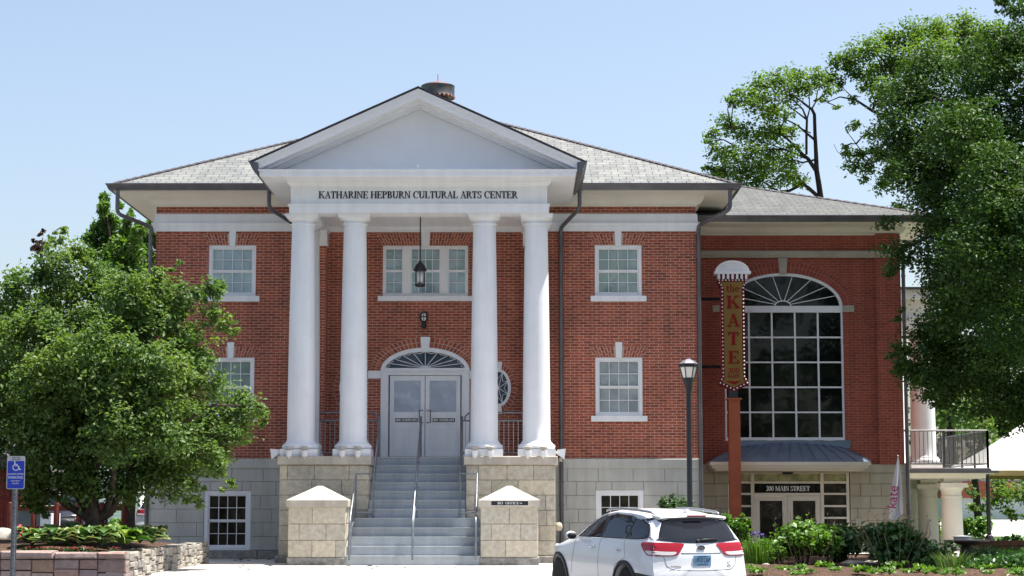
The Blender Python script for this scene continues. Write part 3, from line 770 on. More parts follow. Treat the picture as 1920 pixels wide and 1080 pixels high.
# downspouts
def spout(pts, parent=bld, r=0.05, name='downspout'):
    P = [Vector(p) for p in pts]; out = [P[0]]
    for i in range(1, len(P)-1):
        a, b, c = P[i-1], P[i], P[i+1]; d0, d1 = (a-b), (c-b); k = min(0.13, d0.length*0.4, d1.length*0.4)
        p0, p1 = b + d0.normalized()*k, b + d1.normalized()*k
        for u in (0, 0.33, 0.67, 1): out.append(p0*(1-u)**2 + b*2*u*(1-u) + p1*u*u)
    out.append(P[-1]); m = MB(); m.tube(out, r, 10)
    for z in (1.3, 3.2, 5.2, 7.2):
        e = out[-1]
        if z > e.z + 0.1: m.lathe([(r,-0.03),(r+0.008,-0.03),(r+0.008,0.03),(r,0.03)], (e.x, e.y, z), 10)
    return m.build(name, mLead, parent, True, 40)
spout([(-7.44,-0.98,8.9),(-7.44,-0.98,8.32),(-6.78,-0.12,8.12),(-6.74,-0.09,0.1)])
spout([(7.42,-0.98,8.9),(7.42,-0.98,8.42),(7.1,-0.7,8.28),(6.72,-0.14,8.14),(6.72,-0.14,0.1)])
spout([(-3.76,-1.0,8.92),(-3.76,-1.0,8.45),(-3.12,-0.16,8.1),(-3.12,-0.12,2.0)])
spout([(3.77,-1.0,8.92),(3.77,-1.0,8.45),(3.33,-0.16,8.08),(3.33,-0.16,0.1)])
m = MB(); m.box(3.13, 3.25, -3.0, -2.8, 0.72, 0.9); m.ball((3.22,-2.9,0.81), 0.07, 0.07, 0.1); m.build('hose_valve', mTan, bld, True)

# porch railings between the columns
for s in (-1, 1):
    m = MB(); x0, x1 = s*0.98, s*2.45; Y = -1.55
    m.tube([(x1,Y,3.47),(s*1.22,Y,3.47),(s*1.10,Y,3.45),(s*1.03,Y,3.38),(s*1.02,Y,3.30)], 0.022, 8); m.tube([(x0,Y,3.28),(x1,Y,3.28)], 0.022, 8); m.tube([(x0,Y,2.52),(x1,Y,2.52)], 0.02, 8)
    r = m.build('porch_railing', mRail, bld, True, 50)
    m = MB()
    for k in range(13): xx = x0 + (x1-x0)*(k+0.5)/13; m.tube([(xx,Y,2.52),(xx,Y,3.28)], 0.009, 6)
    m.build('baluster_bars', mRailL, r)

# ================================================================== ENTRANCE STAIRS
st = thing('entrance_stairs', 'grey painted front steps with steel handrails between the stone pedestals', 'stairs', (0, -5.1, 0))
m = MB(); rise = 2.418/12
ys = [-5.10 + 0.30*i for i in range(5)] + [-3.60 + 0.265*i for i in range(7)]
for i in range(12):
    hwid = 1.46 if i < 5 else 1.09
    y1 = -3.48 if i < 5 else -1.79
    m.box(-hwid, hwid, ys[i], ys[i+1] if i < 11 else -1.79, i*rise - (0.2 if i == 0 else 0.0), (i+1)*rise - 0.03)
    m.box(-hwid, hwid, ys[i]-0.02, (ys[i+1] if i < 11 else -1.79)+0.0, (i+1)*rise-0.03, (i+1)*rise)
m.box(-1.46, 1.46, -3.6, -3.42, 0, 4.9*rise)
m.build('steps', mStep, st)
def hrail(pts, posts, r=0.021):
    m = MB(); m.tube(pts, r, 8)
    for a, b in posts: m.tube([a, b], r*0.95, 8)
    return m.build('handrail', mRail, st, True, 45)
hrail([(0,-1.85,3.36),(0,-5.15,1.02),(0,-5.28,0.85),(0,-5.28,0.12)], [((0,-1.85,2.42),(0,-1.85,3.36)), ((0,-3.6,1.0),(0,-3.6,2.12)), ((0,-5.0,0.2),(0,-5.0,1.12))])
m = MB(); m.tube([(0.0,-1.9,3.0),(0.0,-5.1,0.72)], 0.017, 8); m.build('lower_handrail', mRail, st, True, 45)
for s in (-1, 1):
    x, xo = s*0.97, s*1.36
    hrail([(x,-1.85,3.36),(x,-3.62,2.0),(xo,-3.66,2.0),(xo,-5.15,1.02),(xo,-5.28,0.85),(xo,-5.28,0.12)],
          [((x,-1.85,2.42),(x,-1.85,3.36)), ((x,-3.62,0.9),(x,-3.62,2.0)), ((xo,-3.66,0.9),(xo,-3.66,2.0)), ((xo,-4.95,0.2),(xo,-4.95,1.15))])
    m = MB(); m.tube([(x,-1.9,3.0),(x,-3.62,1.66)], 0.017, 8); m.tube([(x,-3.62,1.12),(xo,-3.66,1.12),(xo,-5.1,0.72)], 0.017, 8); m.build('lower_handrail', mRail, st, True, 45)

# ================================================================== STONE PIERS
def pier(s, label):
    a, b = (1.46, 2.71) if s > 0 else (-2.71, -1.46); y0, y1 = -5.1, -3.86
    t = thing('stone_pier', label, 'pier', ((a+b)/2, (y0+y1)/2, 0), 'stone piers flanking the steps')
    m = MB(); zs = [0.17,0.54,0.89,1.245]
    ashlar(m, a, b, y0, zs, 0.6, (), 31+s, 0.009, 0.25, 0.004)
    for xx, sg in ((a, -1), (b, 1)):
        for k in range(3):
            yy = [y0+0.26, y0+0.26+(0.5 if k % 2 else 0.36), y1]
            for i in range(2): m.blockx(xx if sg < 0 else xx-0.2, xx+0.2 if sg < 0 else xx, yy[i]+0.005, yy[i+1]-0.005, zs[k]+0.005, zs[k+1]-0.005, 0.012, sg)
    m.build('block_courses', mLime, t)
    m = MB(); m.box(a+0.03, b-0.03, y0+0.03, y1-0.03, 0, 1.24); m.build('joint_core', mLimeJ, t)
    m = MB(); o = 0.045; m.box(a-o, b+o, y0-o, y1+o, 1.26, 1.40); m.box(a-o+0.03, b+o-0.03, y0-o+0.03, y1+o-0.03, 1.235, 1.26)
    cx, cy = (a+b)/2, (y0+y1)/2
    m.add([(a-o,y0-o,1.40),(b+o,y0-o,1.40),(b+o,y1+o,1.40),(a-o,y1+o,1.40),(cx-0.05,cy-0.05,1.715),(cx+0.05,cy-0.05,1.715),(cx+0.05,cy+0.05,1.715),(cx-0.05,cy+0.05,1.715)], [(0,1,5,4),(1,2,6,5),(2,3,7,6),(3,0,4,7),(4,5,6,7)])
    m.build('pyramid_cap', mLimeCap, t)
    m = MB(); m.block(a-0.02, b+0.02, y0-0.02, y1, -0.15, 0.165, 0.015); m.build('pier_base', mGranite, t)
pier(-1, 'low beige stone pier with pale pyramid cap left of the steps'); pier(1, 'low stone pier with pyramid cap carrying the black BOX OFFICE sign')
bs = thing('box_office_sign', 'small black sign with white words BOX OFFICE and arrow on the stone pier cap', 'sign', (2.1, -5.16, 1.33))
m = MB(); m.box(1.69, 2.50, -5.158, -5.1455, 1.285, 1.385); m.build('sign_panel', mBlackSign, bs)
m = MB(); serif_mesh(m, 'BOX OFFICE>', 1.83, 2.37, 1.31, 0.05, -5.1585, 0.003); m.build('lettering', mWhiteSign, bs)
m = MB()
for a in ((1.685,2.505,1.28,1.287),(1.685,2.505,1.383,1.39),(1.685,1.692,1.287,1.383),(2.498,2.505,1.287,1.383)): m.box(a[0],a[1],-5.161,-5.146,a[2],a[3])
m.build('sign_border', mWhiteSign, bs)
for s in (-1, 1):
    cx = -0.45 if s < 0 else 0.46
    t = thing('door_sign', 'black NOT AN ENTRANCE sign on the %s white door leaf' % ('left' if s < 0 else 'right'), 'sign', (cx, 0.02, 3.36), 'not an entrance signs')
    m = MB(); m.box(cx-0.29, cx+0.29, 0.016, 0.0295, 3.30, 3.425); m.build('sign_border', mWhiteSign, t)
    m = MB(); m.box(cx-0.275, cx+0.275, 0.012, 0.0155, 3.315, 3.41); m.build('sign_panel', mBlackSign, t)
    m = MB(); serif_mesh(m, 'NOT AN ENTRANCE', cx-0.255, cx+0.255, 3.335, 0.056, 0.0115, 0.003, 0.003); m.build('lettering', mWhiteSign, t)

# ================================================================== LIGHTS ON THE PORCH
def lantern():
    c = (-0.04, -1.9, 0); t = thing('hanging_lantern', 'black cylindrical lantern hanging by a long chain under the porch ceiling', 'lantern', (c[0], c[1], 8.13))
    m = MB(); z = 8.14
    while z > 7.05:
        k = int(round(z*100)); n0 = len(m.v); m.tube([(c[0]+0.012*math.cos(a*math.pi/3), c[1], z-0.018+0.022*math.sin(a*math.pi/3)) for a in range(7)], 0.006, 5); z -= 0.036
    m.tube([(c[0],c[1],8.14),(c[0],c[1],7.02)], 0.007, 5); m.build('chain', mBlack, t)
    m = MB(); m.lathe([(0.0,7.05),(0.025,7.04),(0.05,6.99),(0.11,6.94),(0.135,6.88),(0.14,6.85),(0.155,6.83),(0.155,6.80),(0.12,6.80)], (c[0],c[1],0), 24); m.build('lantern_cap', mBlack, t, True, 40)
    m = MB(); m.lathe([(0.07,6.82),(0.07,6.47)], (c[0],c[1],0), 20); m.build('lamp_shade', mWhiteSign, t, True)
    m = MB()
    for k in range(6): a = R(k*60+30); m.tube([(c[0]+0.115*math.cos(a),c[1]+0.115*math.sin(a),6.82),(c[0]+0.115*math.cos(a),c[1]+0.115*math.sin(a),6.46)], 0.012, 5)
    m.lathe([(0.0,6.42),(0.07,6.42),(0.12,6.44),(0.13,6.47),(0.12,6.49),(0.06,6.49)], (c[0],c[1],0), 24); m.build('cage', mBlack, t, True, 40)
lantern()
t = thing('wall_sconce', 'small black caged globe wall lamp on the brick above the arched door', 'wall lamp', (-0.03, 0, 5.8))
m = MB(); m.ball((-0.03,-0.14,5.88), 0.085, 0.085, 0.11, 14, 8); m.build('globe', mWhiteSign, t, True)
m = MB()
for k in range(8):
    a = R(k*45); m.tube([(-0.03+0.1*math.sin(R(b))*math.cos(a), -0.14+0.1*math.sin(R(b))*math.sin(a), 5.88+0.125*math.cos(R(b))) for b in range(0, 181, 20)], 0.010, 5)
m.lathe([(0.10,-0.012),(0.112,0),(0.10,0.012)], (-0.03,-0.14,5.88), 16)
m.build('cage', mBlack, t, True)
m = MB(); m.lathe([(0.0,0),(0.055,0.0),(0.06,0.05),(0.045,0.16)], (-0.03,-0.14,5.62), 14); m.box(-0.08,0.02,-0.14,-0.001,5.62,5.72); m.build('bracket', mBlack, t, True, 40)

def floodlight():
    t = thing('floodlight', 'x', 'floodlight', (0, 0, 0), 'floodlights along the column bases')
    m = MB(); m.lathe([(0.0,0.285),(0.07,0.285),(0.083,0.27),(0.083,0.225),(0.075,0.215),(0.03,0.21)], (0,0,0), 18); m.build('cap', mLimeCap, t, True, 40)
    m = MB(); m.lathe([(0.04,0.21),(0.04,0.195),(0.082,0.19),(0.08,0.15),(0.06,0.06),(0.035,0.045),(0.012,0.03),(0.008,0.0),(0.0,0.0)], (0,0,0), 18); m.box(-0.02,0.02,0,0.10,0.12,0.16); m.build('lamp_body', mWhite, t, True, 40)
    return t
fl = floodlight(); names = []
cols4 = ('far left', 'inner left', 'inner right', 'far right'); k = 0
for ci, x in enumerate((-2.70, -1.50, 1.50, 2.70)):
    for j, dx in enumerate((-0.20, 0.15)):
        lab = 'small white floodlight at the %s side of the %s column base' % (('left','right')[j], cols4[ci])
        if k == 0: fl.location = (x+dx, -3.46, 2.33); fl['label'] = lab
        else: dup(fl, (x+dx, -3.46, 2.33), label=lab)
        k += 1
for s in (-1, 1):
    c = (s*3.24, -3.1, 2.45); t = thing('spotlight', 'white rectangular spotlight jutting %s from the %s stone pedestal cap' % (('left','left') if s < 0 else ('right','right')), 'spotlight', c, 'side spotlights on the pedestals')
    m = MB(); m.prism([(c[0]-s*0.1,c[2]+0.02),(c[0]+s*0.09,c[2]-0.12),(c[0]+s*0.12,c[2]+0.12),(c[0]-s*0.06,c[2]+0.1)][::s], c[1]-0.12, c[1]+0.12); m.build('lamp_body', mWhite, t)
    m = MB(); m.tube([(c[0]-s*0.3,c[1],c[2]-0.03),(c[0]-s*0.05,c[1],c[2]+0.04)], 0.035, 8); m.lathe([(0.05,-0.17),(0.04,-0.1),(0.0,-0.08)], c, 10); m.build('bracket', mLimeCap, t, True, 40)
# ================================================================== THE ANNEX (right wing)
an = thing('brick_annex', 'set-back red brick annex with tall arched fan window and metal awning', 'building', (9.4, 2.5, 0))
AX0, AX1, AY = XW, 12.18, 2.5
FX, FHW, FSP, FR = 9.15, 1.54, 6.42, 0.87
EN = (7.69, 10.76, 0.0, 2.15)
m = MB()
holed_wall(m, AX0, AX1, 2.34, 8.6, AY, [(FX-FHW, FX+FHW, 2.95, FSP+FR)])
spandrel(m, FX, FSP, FHW, FR, AY, 30)
m.add([(AX1,AY,2.34),(AX1,13,2.34),(AX1,13,8.6),(AX1,AY,8.6)], [(0,1,2,3)])
m.build('brick_wall', mBrick2, an)
m = MB(); m.box(11.55, AX1+0.002, AY-0.09, AY, 2.34, 8.3); m.build('brick_pilaster', mBrick2, an)
m = MB(); m.ring([(0.0,7.68),(0.095,7.68),(0.10,7.72),(0.115,7.73),(0.12,7.84),(0.10,7.86),(0.0,7.87)], AX0, AX1+0.01, AY, 13); m.build('stone_band', mTanB, an)
round_arch(FX, FSP, FHW, FR, 0.30, 2, mVous2, mMortar2, an, 0, 180, AY)
m = MB(); m.prism([(FX-0.085,FSP+FR-0.03),(FX+0.085,FSP+FR-0.03),(FX+0.12,7.675),(FX-0.12,7.675)], AY-0.06, AY); m.build('keystone', mTanB, an)
for s in (-1, 1): m = MB(); m.box(FX+s*(FHW+0.002), FX+s*(FHW+0.29), AY-0.04, AY, 6.27, 6.44); m.build('impost_block', mTanB, an)
m = MB(); y = AY+0.05
arch_band(m, FX, FSP, FHW-0.003, FR-0.003, 0.075, y-0.03, y+0.1, 40)
m.box(FX-FHW+0.003, FX+FHW-0.003, y-0.04, y+0.1, 6.26, 6.43)
m.box(FX-FHW+0.003, FX-FHW+0.05, y-0.03, y+0.1, 2.96, 6.26); m.box(FX+FHW-0.05, FX+FHW-0.003, y-0.03, y+0.1, 2.96, 6.26); m.box(FX-FHW+0.05, FX+FHW-0.05, y-0.03, y+0.1, 2.96, 3.03)
fw = m.build('arched_window', mWhite, an)
m = MB()
for k in range(1, 5): xx = FX-FHW+0.05+(2*FHW-0.1)*k/5; m.box(xx-0.022, xx+0.022, y-0.01, y+0.06, 3.03, 6.26)
for k in range(1, 5): zz = 3.03+(6.26-3.03)*k/5; m.box(FX-FHW+0.05, FX+FHW-0.05, y-0.006, y+0.05, zz-0.02, zz+0.02)
m.build('glazing_bars', mWhite, fw)
m = MB()
for k in range(1, 9):
    a = R(20*k); m.tube([(FX+0.2*math.cos(a),y+0.01,6.43+0.13*math.sin(a)),(FX+(FHW-0.07)*math.cos(a),y+0.01,6.43+(FR-0.08)*math.sin(a))], 0.013, 4)
arch_band(m, FX, 6.43, 0.22, 0.15, 0.03, y, y+0.03, 16)
m.build('fan_bars', mWhite, fw)
m = MB(); m.box(FX-FHW+0.04, FX+FHW-0.04, y+0.045, y+0.05, 3.0, 6.26); m.prism(ellarc(FX, 6.43, FHW-0.05, FR-0.06, 0, 180, 36)[::-1], y+0.045, y+0.05); m.build('pane', gDark, fw)
# stone base
for xa_, xb_ in ((AX0, EN[0]-0.02), (EN[1]+0.02, AX1+0.05)): m = MB(); ashlar(m, xa_, xb_, AY-0.05, [0.0,0.28,0.59,0.905,1.22,1.53,1.84,2.12], 0.62, [], 21, 0.008, 0.05, 0.004); m.build('stone_block_facing', mTan, an)
m = MB(); m.box(AX0, EN[0]-0.02, AY, AY+0.3, 0, 2.34); m.box(EN[1]+0.02, AX1+0.05, AY, 13, 0, 2.34); m.box(EN[0]-0.02, EN[1]+0.02, AY, AY+0.3, 2.16, 2.34)
m.box(AX0, AX1+0.07, AY-0.07, AY, 2.125, 2.335); m.build('foundation', mTan, an)
# cornice, gutter, roof
CORN2 = [(0.0,8.27),(0.03,8.27),(0.035,8.31),(0.09,8.33),(0.14,8.39),(0.17,8.45),(0.19,8.475),(0.86,8.48),(0.88,8.50),(0.90,8.51),(0.90,8.62),(0,8.63)]
m = MB(); m.ring(CORN2, AX0+0.3, AX1, AY, 13); m.build('cornice', mCream, an)
m = MB(); m.ring([(a-0.03, b-0.405) for a, b in GUT], AX0+0.3, AX1, AY, 13); m.build('gutter', mLead, an)
x0, x1, y0, y1, ez2, K2 = 5.2, AX1+0.93, AY-0.93, 14.2, 8.645, 0.335
h2 = (y1-y0)/2; zr = ez2 + K2*h2
m = MB(); m.add([(x0,y0,ez2),(x1,y0,ez2),(x1,y1,ez2),(x0,y1,ez2),(x0,y0+h2,zr),(x1-h2,y0+h2,zr)], [(0,1,5,4),(1,2,5),(2,3,4,5)])
ar = m.build('roof', mSlate2, an); hip_line((x1,y0,ez2), (x1-h2,y0+h2,zr), ar, 0.1, 0.3)
m = MB(); m.box(AX0+0.9, x1-0.1, y0+0.02, y0+0.05, ez2+0.006, ez2+0.03); m.build('snow_guard', mRailL, ar)
spout([(12.7,1.65,8.5),(12.7,1.65,8.1),(12.26,2.42,7.9),(12.26,2.42,0.1)], an)
# awning
m = MB(); ribs = MB(); n = 12; front = []; back = []
for i in range(n+1):
    u = i/n; front.append(Vector((7.12+4.0*u, 1.42, 2.385))); back.append(Vector((8.05+2.45*u, AY-0.005, 2.80+0.10*math.sin(math.pi*u))))
vs = []; L = 6
for i in range(n+1):
    for j in range(L+1):
        w = j/L; p = front[i].lerp(back[i], w); p = p + Vector((0,0,0.03*math.sin(math.pi*w))); vs.append(p)
fs = [(i*(L+1)+j, (i+1)*(L+1)+j, (i+1)*(L+1)+j+1, i*(L+1)+j+1) for i in range(n) for j in range(L)]
m.add(vs, fs)
for i in range(n+1): ribs.tube([Vector(vs[i*(L+1)+j])+Vector((0,0,0.012)) for j in range(L+1)], 0.012, 5)
for e, s in ((0, -1), (n, 1)):
    w0 = Vector((front[e].x + s*0.0, AY-0.005, 2.385+0.12)); base = [Vector(vs[e*(L+1)+j]) for j in range(L+1)]; k = len(m.v)
    tri_ = [base[0], base[L], Vector((front[e].x - s*0.25, AY-0.005, 2.52))]
    m.add(tri_, [(0,1,2) if s < 0 else (0,2,1)])
    m.add([base[0], tri_[2], Vector((front[e].x, AY-0.005, 2.385))], [(0,1,2) if s < 0 else (0,2,1)])
aw = m.build('awning', mZinc, an); ribs.build('standing_seam', mZinc, aw)
m = MB(); m.prism([(7.75,2.75),(10.8,2.75),(10.85,2.95),(7.70,2.95)], AY-0.03, AY-0.001); m.build('flashing', mZinc, aw)
m = MB(); m.box(7.10,11.14,1.40,AY-0.075,2.29,2.38); m.box(7.16,11.08,1.46,AY-0.075,2.215,2.29); m.box(7.24,11.0,1.54,AY-0.075,2.16,2.215); m.build('awning_fascia', mCreamW, aw)
# glazed entrance
y = AY+0.02
rows = [(1.905,2.105),(1.61,1.85),(1.30,1.56),(1.0,1.25),(0.69,0.95),(0.36,0.64),(0.06,0.31)]
m = MB(); xs = [EN[0], EN[0]+0.07, 8.245, 8.33, 10.03, 10.11, EN[1]-0.07, EN[1]]
for i in (0, 2, 4, 6): m.box(xs[i], xs[i+1], y-0.04, y+0.08, 0, 2.15)
for a, b in ((xs[1],xs[2]),(xs[5],xs[6])):
    zs = [2.15] + [z for r in rows for z in (r[1], r[0])] + [0.0]
    for i in range(0, len(zs), 2): m.box(a, b, y-0.03, y+0.07, zs[i+1], zs[i])
zs = [2.15, rows[0][1], rows[0][0], rows[1][1], rows[1][0], 1.54]
for i in range(0, 6, 2): m.box(xs[3], xs[4], y-0.03, y+0.07, zs[i+1], zs[i])
fr = m.build('entrance_frame', mCreamW, an)
def pane(x0, x1, z0, z1, g, par): q = MB(); q.box(x0-0.004, x1+0.004, y+0.02, y+0.026, z0-0.004, z1+0.004); return q.build('pane', g, par)
for a, b in ((xs[1],xs[2]),(xs[3],xs[4]),(xs[5],xs[6])): pane(a, b, *rows[0], gOlive, fr)
for a, b in ((xs[1],xs[2]),(xs[5],xs[6])):
    for r in rows[1:]: pane(a, b, *r, gBrown if r[0] > 0.66 else gDark, fr)
pb = pane(xs[3], xs[4], *rows[1], gDark, fr)
m = MB(); serif_mesh(m, '300 MAIN STREET', 8.64, 9.76, 1.66, 0.125, y+0.019, 0.006, 0.003); m.build('lettering', mWhiteSign, fr)
sans('window_lettering', 'kate', 0.13, mWhiteSign, fr, (10.46, y+0.017, 0.80))
for a, b in ((xs[3]+0.004, 9.178), (9.186, xs[4]-0.004)):
    m = MB(); m.box(a, a+0.13, y-0.02, y+0.05, 0.02, 1.53); m.box(b-0.13, b, y-0.02, y+0.05, 0.02, 1.53); m.box(a+0.13, b-0.13, y-0.02, y+0.05, 1.41, 1.53); m.box(a+0.13, b-0.13, y-0.02, y+0.05, 0.02, 0.3)
    d = m.build('door', mCreamW, an); pane(a+0.13, b-0.13, 0.3, 1.41, gBrown, d)
m = MB(); m.box(9.05,9.32,AY-0.09,AY-0.04,2.08,2.14); m.build('door_operator', mBlack, an)
m = MB(); m.box(10.9,11.1,AY-0.065,AY-0.051,0.83,0.97); m.build('wall_plaque', mTanB, an)
m = MB(); m.box(10.97,11.09,AY-0.066,AY-0.051,0.40,0.60); m.box(10.985,11.075,AY-0.069,AY-0.066,0.45,0.53); m.build('wall_notice', gPale, an)
# side porch with balcony
m = MB(); m.box(AX1+0.08, 15.72, 7.9, 14.6, 2.27, 2.36); m.box(AX1+0.08, 15.8, 7.8, 14.6, 2.19, 2.27); m.box(AX1+0.08, 15.6, 7.95, 14.6, 2.06, 2.19)
bal = m.build('balcony', mCream, an)
m = MB(); m.box(AX1+0.08, 15.9, 7.68, 7.8, 2.21, 2.285); m.box(AX1+0.08, 15.74, 7.86, 7.9, 2.285, 2.33); m.build('balcony_gutter', mLead, bal)
m = MB(); Y = 8.0
for p, q in (((AX1+0.1,Y),(15.68,Y)),((15.68,Y),(15.68,14.4)),((15.68,14.4),(AX1+0.1,14.4))):
    m.tube([(p[0],p[1],3.42),(q[0],q[1],3.42)], 0.024, 6); m.tube([(p[0],p[1],2.47),(q[0],q[1],2.47)], 0.018, 6)
for x in (12.35, 14.42, 15.68): m.box(x-0.03, x+0.03, Y-0.03, Y+0.03, 2.36, 3.42)
for k in range(5): m.box(15.65, 15.71, Y+1.6*k-0.03, Y+1.6*k+0.03, 2.36, 3.42)
rl = m.build('railing', mRailD, bal, False)
m = MB()
for k in range(1, 28): xx = AX1+0.1+3.4*k/28; m.tube([(xx,Y,2.47),(xx,Y,3.42)], 0.010, 5); m.tube([(xx,14.4,2.47),(xx,14.4,3.42)], 0.010, 5)
for k in range(1, 52): yy = Y+6.4*k/52; m.tube([(15.68,yy,2.47),(15.68,yy,3.42)], 0.010, 5)
m.build('baluster_bars', mRailD, rl)
for yy in (8.6, 12.6): column(13.98, yy, 0.36, 0.31, 2.36, 6.32, 'porch_column', an, mWhite, True, 0.45)
for yy in (8.3, 11.5, 14.2):
    m = MB(); m.lathe([(0.315,0.0),(0.31,0.5),(0.285,1.52),(0.30,1.525),(0.305,1.56),(0.285,1.565),(0.285,1.68),(0.33,1.76),(0.36,1.80),(0.3,1.805)], (14.68,yy,0.0), 32); m.box(14.30,15.06,yy-0.38,yy+0.38,1.80,1.93); m.box(14.42,14.94,yy-0.26,yy+0.26,1.93,2.06)
    m.build('stout_column', mCream, an, True, 35)
m = MB(); m.box(AX1+0.02, 14.45, 8.1, 13.4, 6.32, 6.62); m.box(AX1+0.02, 14.5, 8.05, 13.4, 6.62, 6.68); m.box(AX1+0.02, 14.4, 8.15, 13.4, 6.68, 7.2); m.box(AX1+0.02, 14.75, 7.8, 13.4, 7.2, 7.45); m.build('porch_entablature', mWhite, an)
m = MB(); m.box(AX1+0.08, 14.95, 14.9, 15.2, 0, 2.06); m.build('porch_opening_shade', mDark, an)  # near-black panel stands in for the shade in the openings behind the columns
m = MB(); m.box(AX1+0.02, 14.85, 7.7, 13.5, 7.45, 7.52); m.build('porch_roof', mLead, an)

# ================================================================== KATE SIGN
KY = 0.80; kc = at(1374.3, 600, KY).x; kz = lambda py: at(1374, py, KY).z
mMaroon = mat('maroon_sign_paint', (0.13, 0.010, 0.022), 0.65, 0.2, var=0.15, scale=4)
mSalmon = mat('faded_red_sign_side', (0.30, 0.06, 0.06), 0.5, 0.4, var=0.1)
mGold = mat('gold_sign_board', (0.215, 0.135, 0.042), 0.75, 0.15, var=0.08)
mRedL = mat('red_sign_letter', (0.20, 0.009, 0.010), 0.7, 0.15, var=0.05)
mRust = mat('rust_orange_post_paint', (0.34, 0.085, 0.035), 0.55, 0.35, var=0.12, scale=3)
mBulb = mat('white_bulb', (0.8, 0.78, 0.74), 0.25, 0.5, var=0)
ks = thing('marquee_sign', 'tall marquee sign reading the KATE with bulb border, on a rust orange post', 'sign', (kc, KY, 0))
pts = [(-0.365,kz(523.5)),(-0.365,kz(531)),(-0.30,kz(540)),(-0.30,kz(707)),(-0.37,kz(714)),(-0.37,kz(722)),(0,kz(734)),(0.37,kz(722)),(0.37,kz(714)),(0.30,kz(707)),(0.30,kz(540)),(0.365,kz(531)),(0.365,kz(523.5))]
m = MB(); m.prism([(kc+a,b) for a,b in pts], KY, KY+0.2); cab = m.build('sign_cabinet', [mMaroon], ks)
m = MB(); m.box(kc-0.31, kc-0.3005, KY+0.02, KY+0.2, kz(707), kz(540)); m.build('cabinet_side', mSalmon, cab)
ip = [(-0.30,kz(528.5)),(-0.225,kz(541)),(-0.225,kz(709)),(-0.28,kz(716.5)),(0,kz(727)),(0.28,kz(716.5)),(0.225,kz(709)),(0.225,kz(541)),(0.30,kz(528.5))]
m = MB(); m.prism([(kc+a,b) for a,b in ip], KY-0.012, KY-0.001); bd = m.build('sign_board', mGold, ks)
for w, px0, px1, yt, yb, bold in (('K',1362.8,1386.8,555,578.3,0.006),('A',1363,1386.5,589,612.5,0.006),('T',1364.3,1385.2,623,646.7,0.006),('E',1364.3,1385.5,658.5,681.5,0.006)):
    m = MB(); serif_mesh(m, w, kc+(px0-1374.3)/75.3, kc+(px1-1374.3)/75.3, kz(yb), kz(yt)-kz(yb), KY-0.0125, 0.02, bold); m.build('letter', mRedL, bd)
m = MB()
serif_mesh(m, 'the', kc-0.165, kc+0.17, kz(547), kz(534)-kz(547), KY-0.0125, 0.008, 0.002); m.build('lettering', mRedL, bd); m = MB()
serif_mesh(m, '300', kc-0.145, kc+0.145, kz(700), kz(690)-kz(700), KY-0.0125, 0.006, 0.001); serif_mesh(m, 'MAIN', kc-0.15, kc+0.15, kz(708.2), kz(702.3)-kz(708.2), KY-0.0125, 0.006, 0.001)
m.build('lettering', mRedL, bd); m = MB()
m.prism([(kc-0.2,kz(714.8)),(kc,kz(721)),(kc+0.2,kz(714.8))], KY-0.018, KY-0.0125)
m.build('arrow', mRedL, bd)
mb_ = MB(); mb_.ball((0,0,0), 0.021, 0.021, 0.021, 8, 6)
bp = [(-0.335+0.67*i/8, kz(525.5)) for i in range(9)] + [(-0.335,kz(530.5)),(-0.29,kz(534.5)),(0.335,kz(530.5)),(0.29,kz(534.5))]
nb = 24
for i in range(nb): zz = kz(540)+(kz(706)-kz(540))*i/(nb-1); bp += [(-0.263,zz),(0.263,zz)]
bp += [(-0.30,kz(711.5)),(0.30,kz(711.5)),(-0.335,kz(718))] + [(-0.335+0.335*k/4, kz(718)+(kz(730.5)-kz(718))*k/4) for k in range(1,5)] + [(0.335-0.335*k/4, kz(718)+(kz(730.5)-kz(718))*k/4) for k in range(0,4)]
b0 = None
for a, z in bp:
    if b0 is None: b0 = mb_.build('bulb', mBulb, cab, True); o = b0
    else: o = b0.copy(); COL.objects.link(o); o.parent = cab
    o.location = (kc+a, KY-0.02, z)
m = MB(); m.box(kc-0.457, kc+0.457, KY-0.08, KY+0.28, kz(514), kz(509)); arch_band(m, kc, kz(509), 0.416, kz(489)-kz(509), 0.05, KY-0.07, KY+0.27, 24)
m.prism(ellarc(kc, kz(509), 0.37, kz(489)-kz(509)-0.045, 0, 180, 24)[::-1], KY-0.03, KY+0.22)
for k in range(1, 12): a = R(15*k); m.tube([(kc+0.06*math.cos(a),KY-0.032,kz(509)+0.03*math.sin(a)),(kc+0.33*math.cos(a),KY-0.032,kz(509)+0.19*math.sin(a))], 0.007, 4)
m.build('fan_pediment', mWhite, ks)
m = MB()
for k in range(7): a = kc-0.37+0.74*(2*k)/13; m.box(a, a+0.057, KY-0.05, KY+0.24, kz(523.4), kz(514))
m.build('dentil_stripes', mWhite, ks)
m = MB(); m.box(kc-0.36, kc+0.36, KY-0.02, KY+0.21, kz(523.5), kz(514)); m.build('frieze_back', mMaroon, ks)
m = MB(); m.box(kc-0.13,kc+0.10,KY+0.02,KY+0.18,kz(747),kz(731)); m.build('sign_base', mBlack, ks)
m = MB(); m.box(kc-0.18,kc+0.19,KY-0.08,KY+0.28,kz(749.5),kz(746.5)); m.box(kc-0.135,kc+0.145,KY-0.04,KY+0.24,-0.1,kz(749.5)); m.build('post', mRust, ks)
for zz in (kz(560), kz(687)): m = MB(); m.box(XW+0.005, kc-0.31, KY+0.06, KY+0.14, zz-0.035, zz+0.035); m.build('bracket_arm', mMatt, ks)

